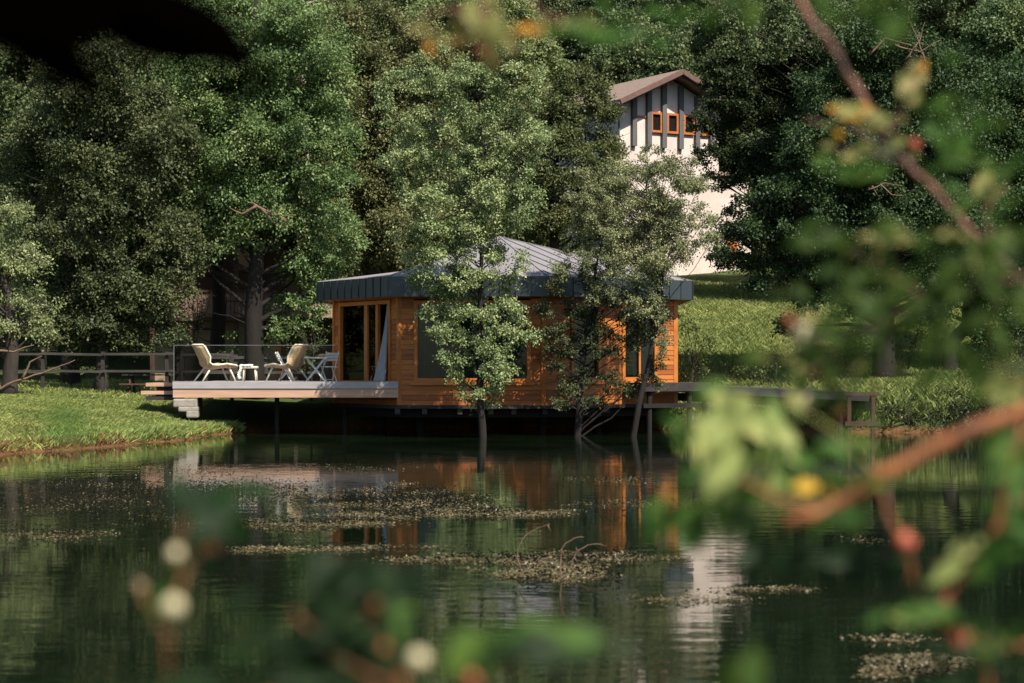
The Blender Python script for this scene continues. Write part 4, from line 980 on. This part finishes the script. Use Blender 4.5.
up = np.array([0,0,1.0])
for k in range(4):
    a, b = ax[k], ax[(k+1) % 4]
    Q.append(np.stack([FP-up*r*.6, FP+a*r, FP+up*r*.5, FP+b*r], 1))
tag(link('water_crowfoot', quads_mesh('water_crowfoot', np.concatenate(Q), M['petal'])), 'tiny white water flowers dotted over the pond weed', 'flowers', kind='stuff')
# bare twigs standing out of the water
def twig(label, arms, py0):
    d = FPX*EYE/(py0-HOR); mb = MB(); rg = random.Random(py0)
    for arm in arms:
        pts = []
        for (px, py) in arm:
            q = at(px, py, d); pts.append(q)
        pts[0].z = min(pts[0].z, -.05) if arm[0][1] >= py0-3 else pts[0].z
        fine = []
        for a, b in zip(pts[:-1], pts[1:]): fine += [a, a.lerp(b,.5)+Vector((rg.uniform(-.006,.006),0,rg.uniform(-.006,.006)))]
        fine.append(pts[-1]); n = len(fine); mb.tube(fine, [.009*(1-.7*j/(n-1))*rg.uniform(.8,1.2) for j in range(n)], 6)
    return tag(mb.build('bare_twig', M['dead_brown'], None, True), label, 'twig', 'bare twigs standing in the pond')
twig('single bare twig curving up and right out of the pond weed', [[(522,569),(517,558),(519,546),(526,535),(538,528),(550,524)],[(548,525),(551,531)]], 569)
twig('hooked bare twig with a tall bent tip rising from the pond', [[(562,581),(560,566),(561,550),(566,543),(575,538),(584,537)],[(561,549),(565,556)]], 580)
twig('forked low twig with a kinked arm reaching right out of the pond', [[(570,567),(573,559),(577,551),(588,545),(600,544),(607,546)],[(574,558),(577,562)],[(577,551),(576,547)],[(563,567),(571,566)]], 567)
twig('short bare twig lying low beside the tall curved twig', [[(533,566),(542,560),(552,556)],[(541,560),(540,566)]], 567)

# ------------------------------------------------------------------ near branches on the photographer's bank, out of focus
def big_leaf(mb, base, d, n, L, W, fold=.25):
    d = d.normalized(); w = d.cross(n).normalized(); n = w.cross(d)
    prof = [(0,.06),(.15,.55),(.35,.95),(.55,1.0),(.75,.75),(.9,.38),(1.0,.03)]
    b = len(mb.v)
    for (t, q) in prof:
        c = base+d*(L*t)-n*(L*.12*t*t); e = w*(W*.5*q); u = n*(W*.5*q*fold)
        mb.v += [tuple(c+e+u), tuple(c), tuple(c-e+u)]
    for i in range(len(prof)-1):
        for j in (0,1): mb.f.append((b+3*i+j, b+3*i+j+1, b+3*(i+1)+j+1, b+3*(i+1)+j))
def near_branch(label, d, twigs, clusters, twig_mat, balls=(), seed=1):
    """twigs: [(points, r_mm start, r_mm end)]; clusters: (px,py,sx,sy,n,length_px,angle,spread,material,dd)"""
    rg = random.Random(seed); root = thing('leafy_branch', label, 'branch', at(*twigs[0][0][0], d)); nodes_ = []
    mb = MB()
    for (arm, ra, rb) in twigs:
        pts = []
        P = [at(a[0], a[1], d+(a[2] if len(a) > 2 else 0)) for a in arm]
        for a, b in zip(P[:-1], P[1:]): pts += [a.lerp(b, k/4) for k in range(4)]
        pts.append(P[-1]); n = len(pts)
        pts = [p+Vector((rg.uniform(-1,1),rg.uniform(-1,1),rg.uniform(-1,1)))*.0012*d*(0<i<n-1) for i, p in enumerate(pts)]
        mb.tube(pts, [(ra+(rb-ra)*j/(n-1))*.001*(1.18 if j % 5 == 2 else 1) for j in range(n)], 8); nodes_ += pts
    fol = {}
    for (px, py, sx, sy, n, lp, an, sp, mt, dd) in clusters:
        sm = 1.0 if mt in ('f_black', 'f_yellow') or n < 3 else .54
        n = n if sm == 1.0 else int(n*2.0)
        for k in range(n):
            q = at(px+rg.gauss(0, sx), py+rg.gauss(0, sy), d+dd+rg.gauss(0,.03)*d)
            a = R(an+rg.gauss(0, sp)); L = sm*lp/FPX*(d+dd)*rg.uniform(.75,1.25)
            dv = Vector((math.cos(a), rg.uniform(-.5,.5), math.sin(a))); nv = Vector((rg.gauss(0,.35), -.75+rg.gauss(0,.3), .75+rg.gauss(0,.3)))
            f = fol.setdefault(mt, MB()); big_leaf(f, q-dv.normalized()*L*.5, dv, nv, L, L*rg.uniform(.42,.55))
            bs = q-dv.normalized()*L*.5; nr = min(nodes_, key=lambda p: (p-bs).length)
            if (nr-bs).length < .3 and k % 2 == 0: f.tube([nr, nr.lerp(bs,.55)+Vector((0,0,.008)), bs], [.0016,.0012,.0009], 4, cap=False)
    mb.build('twig', M[twig_mat], root, True)
    for mt, f in fol.items(): f.build('foliage', M[mt], root, True)
    for (px, py, r, mt, dd) in balls:
        c = at(px, py, d+dd); b = MB(); rr = r/FPX*(d+dd); b.blob(c, rr, int(px), 12, 8, .06)
        nr = min(nodes_, key=lambda p: (p-c).length); o = b.build('bud', M[mt], root, True)
        if (nr-c).length < .3:
            s = MB(); s.tube([nr, nr.lerp(c,.5)+Vector((0,0,.006)), c], [.0016,.0013,.0011], 5); s.build('stalk', M[twig_mat], o)
    return root
near_branch('reddish diagonal branch slanting down through the upper right corner with pale compound leaves', 2.9,
    [([(770,-40),(800,5),(830,45),(862,100),(905,160),(945,205),(990,250),(1060,310)], 5.5, 4.5),([(905,165),(860,150),(805,148)],3,1.2),([(905,160),(850,128),(805,120)],3,1.2),([(890,135),(905,105),(922,62)],3,1.2),([(990,250),(985,215),(1000,175)],3,1.5)],
    [(860,118,24,7,8,34,175,14,'f_pale',0),(862,150,28,6,9,36,185,12,'f_pale',0),(845,168,26,8,7,38,190,16,'f_green',-.3),(846,116,14,5,3,15,170,25,'f_yellow',0),
     (914,85,8,14,6,36,70,14,'f_pale',0),(920,62,4,6,2,16,80,20,'f_yellow',0),(958,130,22,26,9,44,200,40,'f_green',-.6),(985,175,24,24,8,46,210,40,'f_green',-.6),(940,120,14,10,4,34,60,40,'f_green',-.2),(988,190,5,10,2,34,80,12,'f_pale',0)],
    'twig_red', [(838,135,5,'f_yellow',0),(914,145,6,'bud_red',0)], seed=51)
near_branch('dense green spray filling the right side below the diagonal branch', 2.3,
    [([(1070,270),(1000,280),(930,300),(860,330),(800,350)],2,1),([(930,300),(880,270),(850,250)],1.3,.9),([(860,330),(800,380),(780,400)],1.3,.9),([(1000,280),(990,320),(1000,370)],1.4,1)],
    [(875,305,34,25,16,46,200,45,'f_green',0),(830,345,39,25,15,44,190,40,'f_green',0),(800,345,20,12,5,34,180,30,'f_pale',.1),(940,290,41,27,14,50,190,40,'f_green',0),(1000,300,34,46,14,54,220,60,'f_green',-.2),(870,235,46,10,9,44,185,14,'f_green',.1),(930,238,24,8,3,40,180,14,'f_pale',.1),
     (840,385,29,23,9,42,230,40,'f_green',0),(985,365,34,27,12,50,210,40,'f_green',0),(1010,390,20,18,5,50,200,40,'f_pale',0),(960,260,34,16,7,44,170,40,'f_green',0),(860,370,20,16,4,34,230,40,'f_pale',.1)],
    'twig_red', [(789,320,8,'bud_red',.1),(804,336,13,'bud',.1),(803,400,12,'bud',.1),(838,412,8,'bud_red',.1),(800,370,9,'f_pale',.1)], seed=52)
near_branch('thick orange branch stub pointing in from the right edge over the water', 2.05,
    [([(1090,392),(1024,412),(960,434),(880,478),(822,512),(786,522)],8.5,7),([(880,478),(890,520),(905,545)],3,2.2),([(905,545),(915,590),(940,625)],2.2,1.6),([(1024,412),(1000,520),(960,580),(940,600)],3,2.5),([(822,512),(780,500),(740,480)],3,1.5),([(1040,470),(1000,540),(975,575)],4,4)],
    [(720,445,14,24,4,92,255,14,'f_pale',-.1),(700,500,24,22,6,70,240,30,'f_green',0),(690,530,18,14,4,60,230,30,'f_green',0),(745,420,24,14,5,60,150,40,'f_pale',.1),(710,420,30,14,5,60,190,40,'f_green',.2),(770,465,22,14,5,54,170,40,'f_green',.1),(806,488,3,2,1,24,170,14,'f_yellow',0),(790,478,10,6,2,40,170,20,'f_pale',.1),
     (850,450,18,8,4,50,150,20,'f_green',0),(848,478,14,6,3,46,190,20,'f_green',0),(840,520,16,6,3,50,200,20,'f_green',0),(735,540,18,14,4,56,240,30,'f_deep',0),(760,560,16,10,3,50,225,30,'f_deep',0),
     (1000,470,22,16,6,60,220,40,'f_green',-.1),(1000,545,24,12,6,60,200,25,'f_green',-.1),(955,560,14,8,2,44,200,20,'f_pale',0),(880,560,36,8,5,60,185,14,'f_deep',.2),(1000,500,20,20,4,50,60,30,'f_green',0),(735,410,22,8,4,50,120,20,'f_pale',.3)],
    'twig_orange', [(905,542,11,'bud_red',0),(942,572,9,'bud_red',0),(946,604,8,'bud_red',0),(975,572,8,'bud_red',0)], seed=53)
near_branch('low green sprig with a pale yellow leaf at the lower right', 1.9,
    [([(1060,640),(1000,650),(960,630),(920,610),(890,618)],3,1.5),([(960,630),(985,665),(990,700)],2.5,1.5)],
    [(920,615,24,5,5,62,180,14,'f_green',0),(912,616,4,3,1,44,180,8,'f_pale',-.05),(985,655,16,14,5,50,240,40,'f_green',0),(960,645,14,10,4,44,210,40,'f_deep',0),(940,680,20,8,4,44,200,40,'f_deep',.1)],
    'twig_orange', [(958,640,8,'bud_red',0)], seed=54)
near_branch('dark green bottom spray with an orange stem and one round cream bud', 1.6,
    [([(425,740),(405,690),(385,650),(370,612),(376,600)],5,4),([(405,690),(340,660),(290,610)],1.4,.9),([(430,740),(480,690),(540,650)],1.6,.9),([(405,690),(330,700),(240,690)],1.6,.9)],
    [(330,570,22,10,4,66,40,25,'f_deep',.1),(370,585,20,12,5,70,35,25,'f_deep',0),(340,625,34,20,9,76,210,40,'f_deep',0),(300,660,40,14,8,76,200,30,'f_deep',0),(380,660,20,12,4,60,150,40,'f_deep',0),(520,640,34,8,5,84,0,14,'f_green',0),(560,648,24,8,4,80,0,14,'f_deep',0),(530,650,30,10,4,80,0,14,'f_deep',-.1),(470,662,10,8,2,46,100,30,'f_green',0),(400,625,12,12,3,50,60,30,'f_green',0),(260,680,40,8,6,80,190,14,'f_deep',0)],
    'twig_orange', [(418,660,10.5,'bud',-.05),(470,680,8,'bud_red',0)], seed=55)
near_branch('sprig of two round cream buds among green leaves over the water at lower left', 1.7,
    [([(150,760),(165,690),(172,612),(175,560),(190,500)],1.1,.8),([(172,640),(150,610),(141,588)],1.5,1.0),([(180,560),(205,550),(216,545)],1.4,1.0)],
    [(185,520,18,20,6,70,100,30,'f_deep',0),(215,530,18,16,4,66,70,30,'f_deep',.1),(170,585,10,12,3,50,80,30,'f_green',0),(235,500,14,10,2,66,140,20,'f_deep',.2)],
    'twig_orange', [(173,607,11,'bud',-.16),(176,554,8,'bud',0),(141,586,5,'bud',.1),(214,548,5,'bud_red',0)], seed=56)
near_branch('sprig of green and orange autumn leaves dipping in from the top centre', 2.5,
    [([(470,-60),(480,-10),(488,40),(494,66)],2.5,1.6),([(500,-60),(540,10),(600,32)],2,1.2),([(484,20),(450,10),(420,14)],2,1.2)],
    [(478,20,8,16,5,46,110,20,'f_pale',0),(500,25,6,16,4,50,80,18,'f_pale',0),(455,32,20,8,5,44,200,24,'f_pale',0),(462,38,16,10,3,18,160,30,'f_yellow',0),(494,58,4,5,2,26,260,10,'f_pale',0),(555,28,26,4,6,34,80,16,'f_pale',0),(535,30,12,4,3,26,180,30,'f_yellow',0),(600,22,30,12,4,50,190,30,'f_green',-.3),(640,15,30,14,4,50,200,30,'f_green',-.3)],
    'twig_red', [(470,18,9,'bud_red',0),(492,62,9,'bud_red',0),(482,52,7,'bud_red',0)], seed=57)
near_branch('pair of large leaves in shade, coloured black, hanging into the upper left corner', 1.15,
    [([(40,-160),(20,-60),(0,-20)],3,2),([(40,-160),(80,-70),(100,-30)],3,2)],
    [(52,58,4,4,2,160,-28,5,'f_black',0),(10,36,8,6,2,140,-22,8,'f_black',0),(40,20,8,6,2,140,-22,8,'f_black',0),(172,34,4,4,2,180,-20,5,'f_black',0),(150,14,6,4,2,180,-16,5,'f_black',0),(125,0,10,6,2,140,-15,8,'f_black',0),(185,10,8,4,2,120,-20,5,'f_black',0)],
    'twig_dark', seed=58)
near_branch('single soft green leaf tip hanging in front of the grass bank', 1.0,
    [([(-120,560),(-40,490),(30,425)],1.5,.9)], [(68,424,5,3,2,46,-28,10,'f_green',0)], 'twig_orange', seed=59)
near_branch('small green leaves poking in at the bottom edge right of centre', 1.7,
    [([(740,760),(738,700),(735,672)],2,1.2),([(738,700),(700,690)],1.5,1)], [(745,670,8,6,2,50,80,20,'f_green',0),(705,690,14,5,2,44,150,20,'f_deep',0)], 'twig_orange', seed=60)
near_branch('blurred green leaves hanging down at the top edge right of centre', 2.0,
    [([(900,-90),(890,-40),(870,0)],2.5,1.5),([(700,-80),(715,-20),(720,10)],2,1.2)], [(880,12,24,10,6,60,250,30,'f_green',0),(720,5,16,8,3,50,250,30,'f_green',0)], 'twig_red', seed=61)
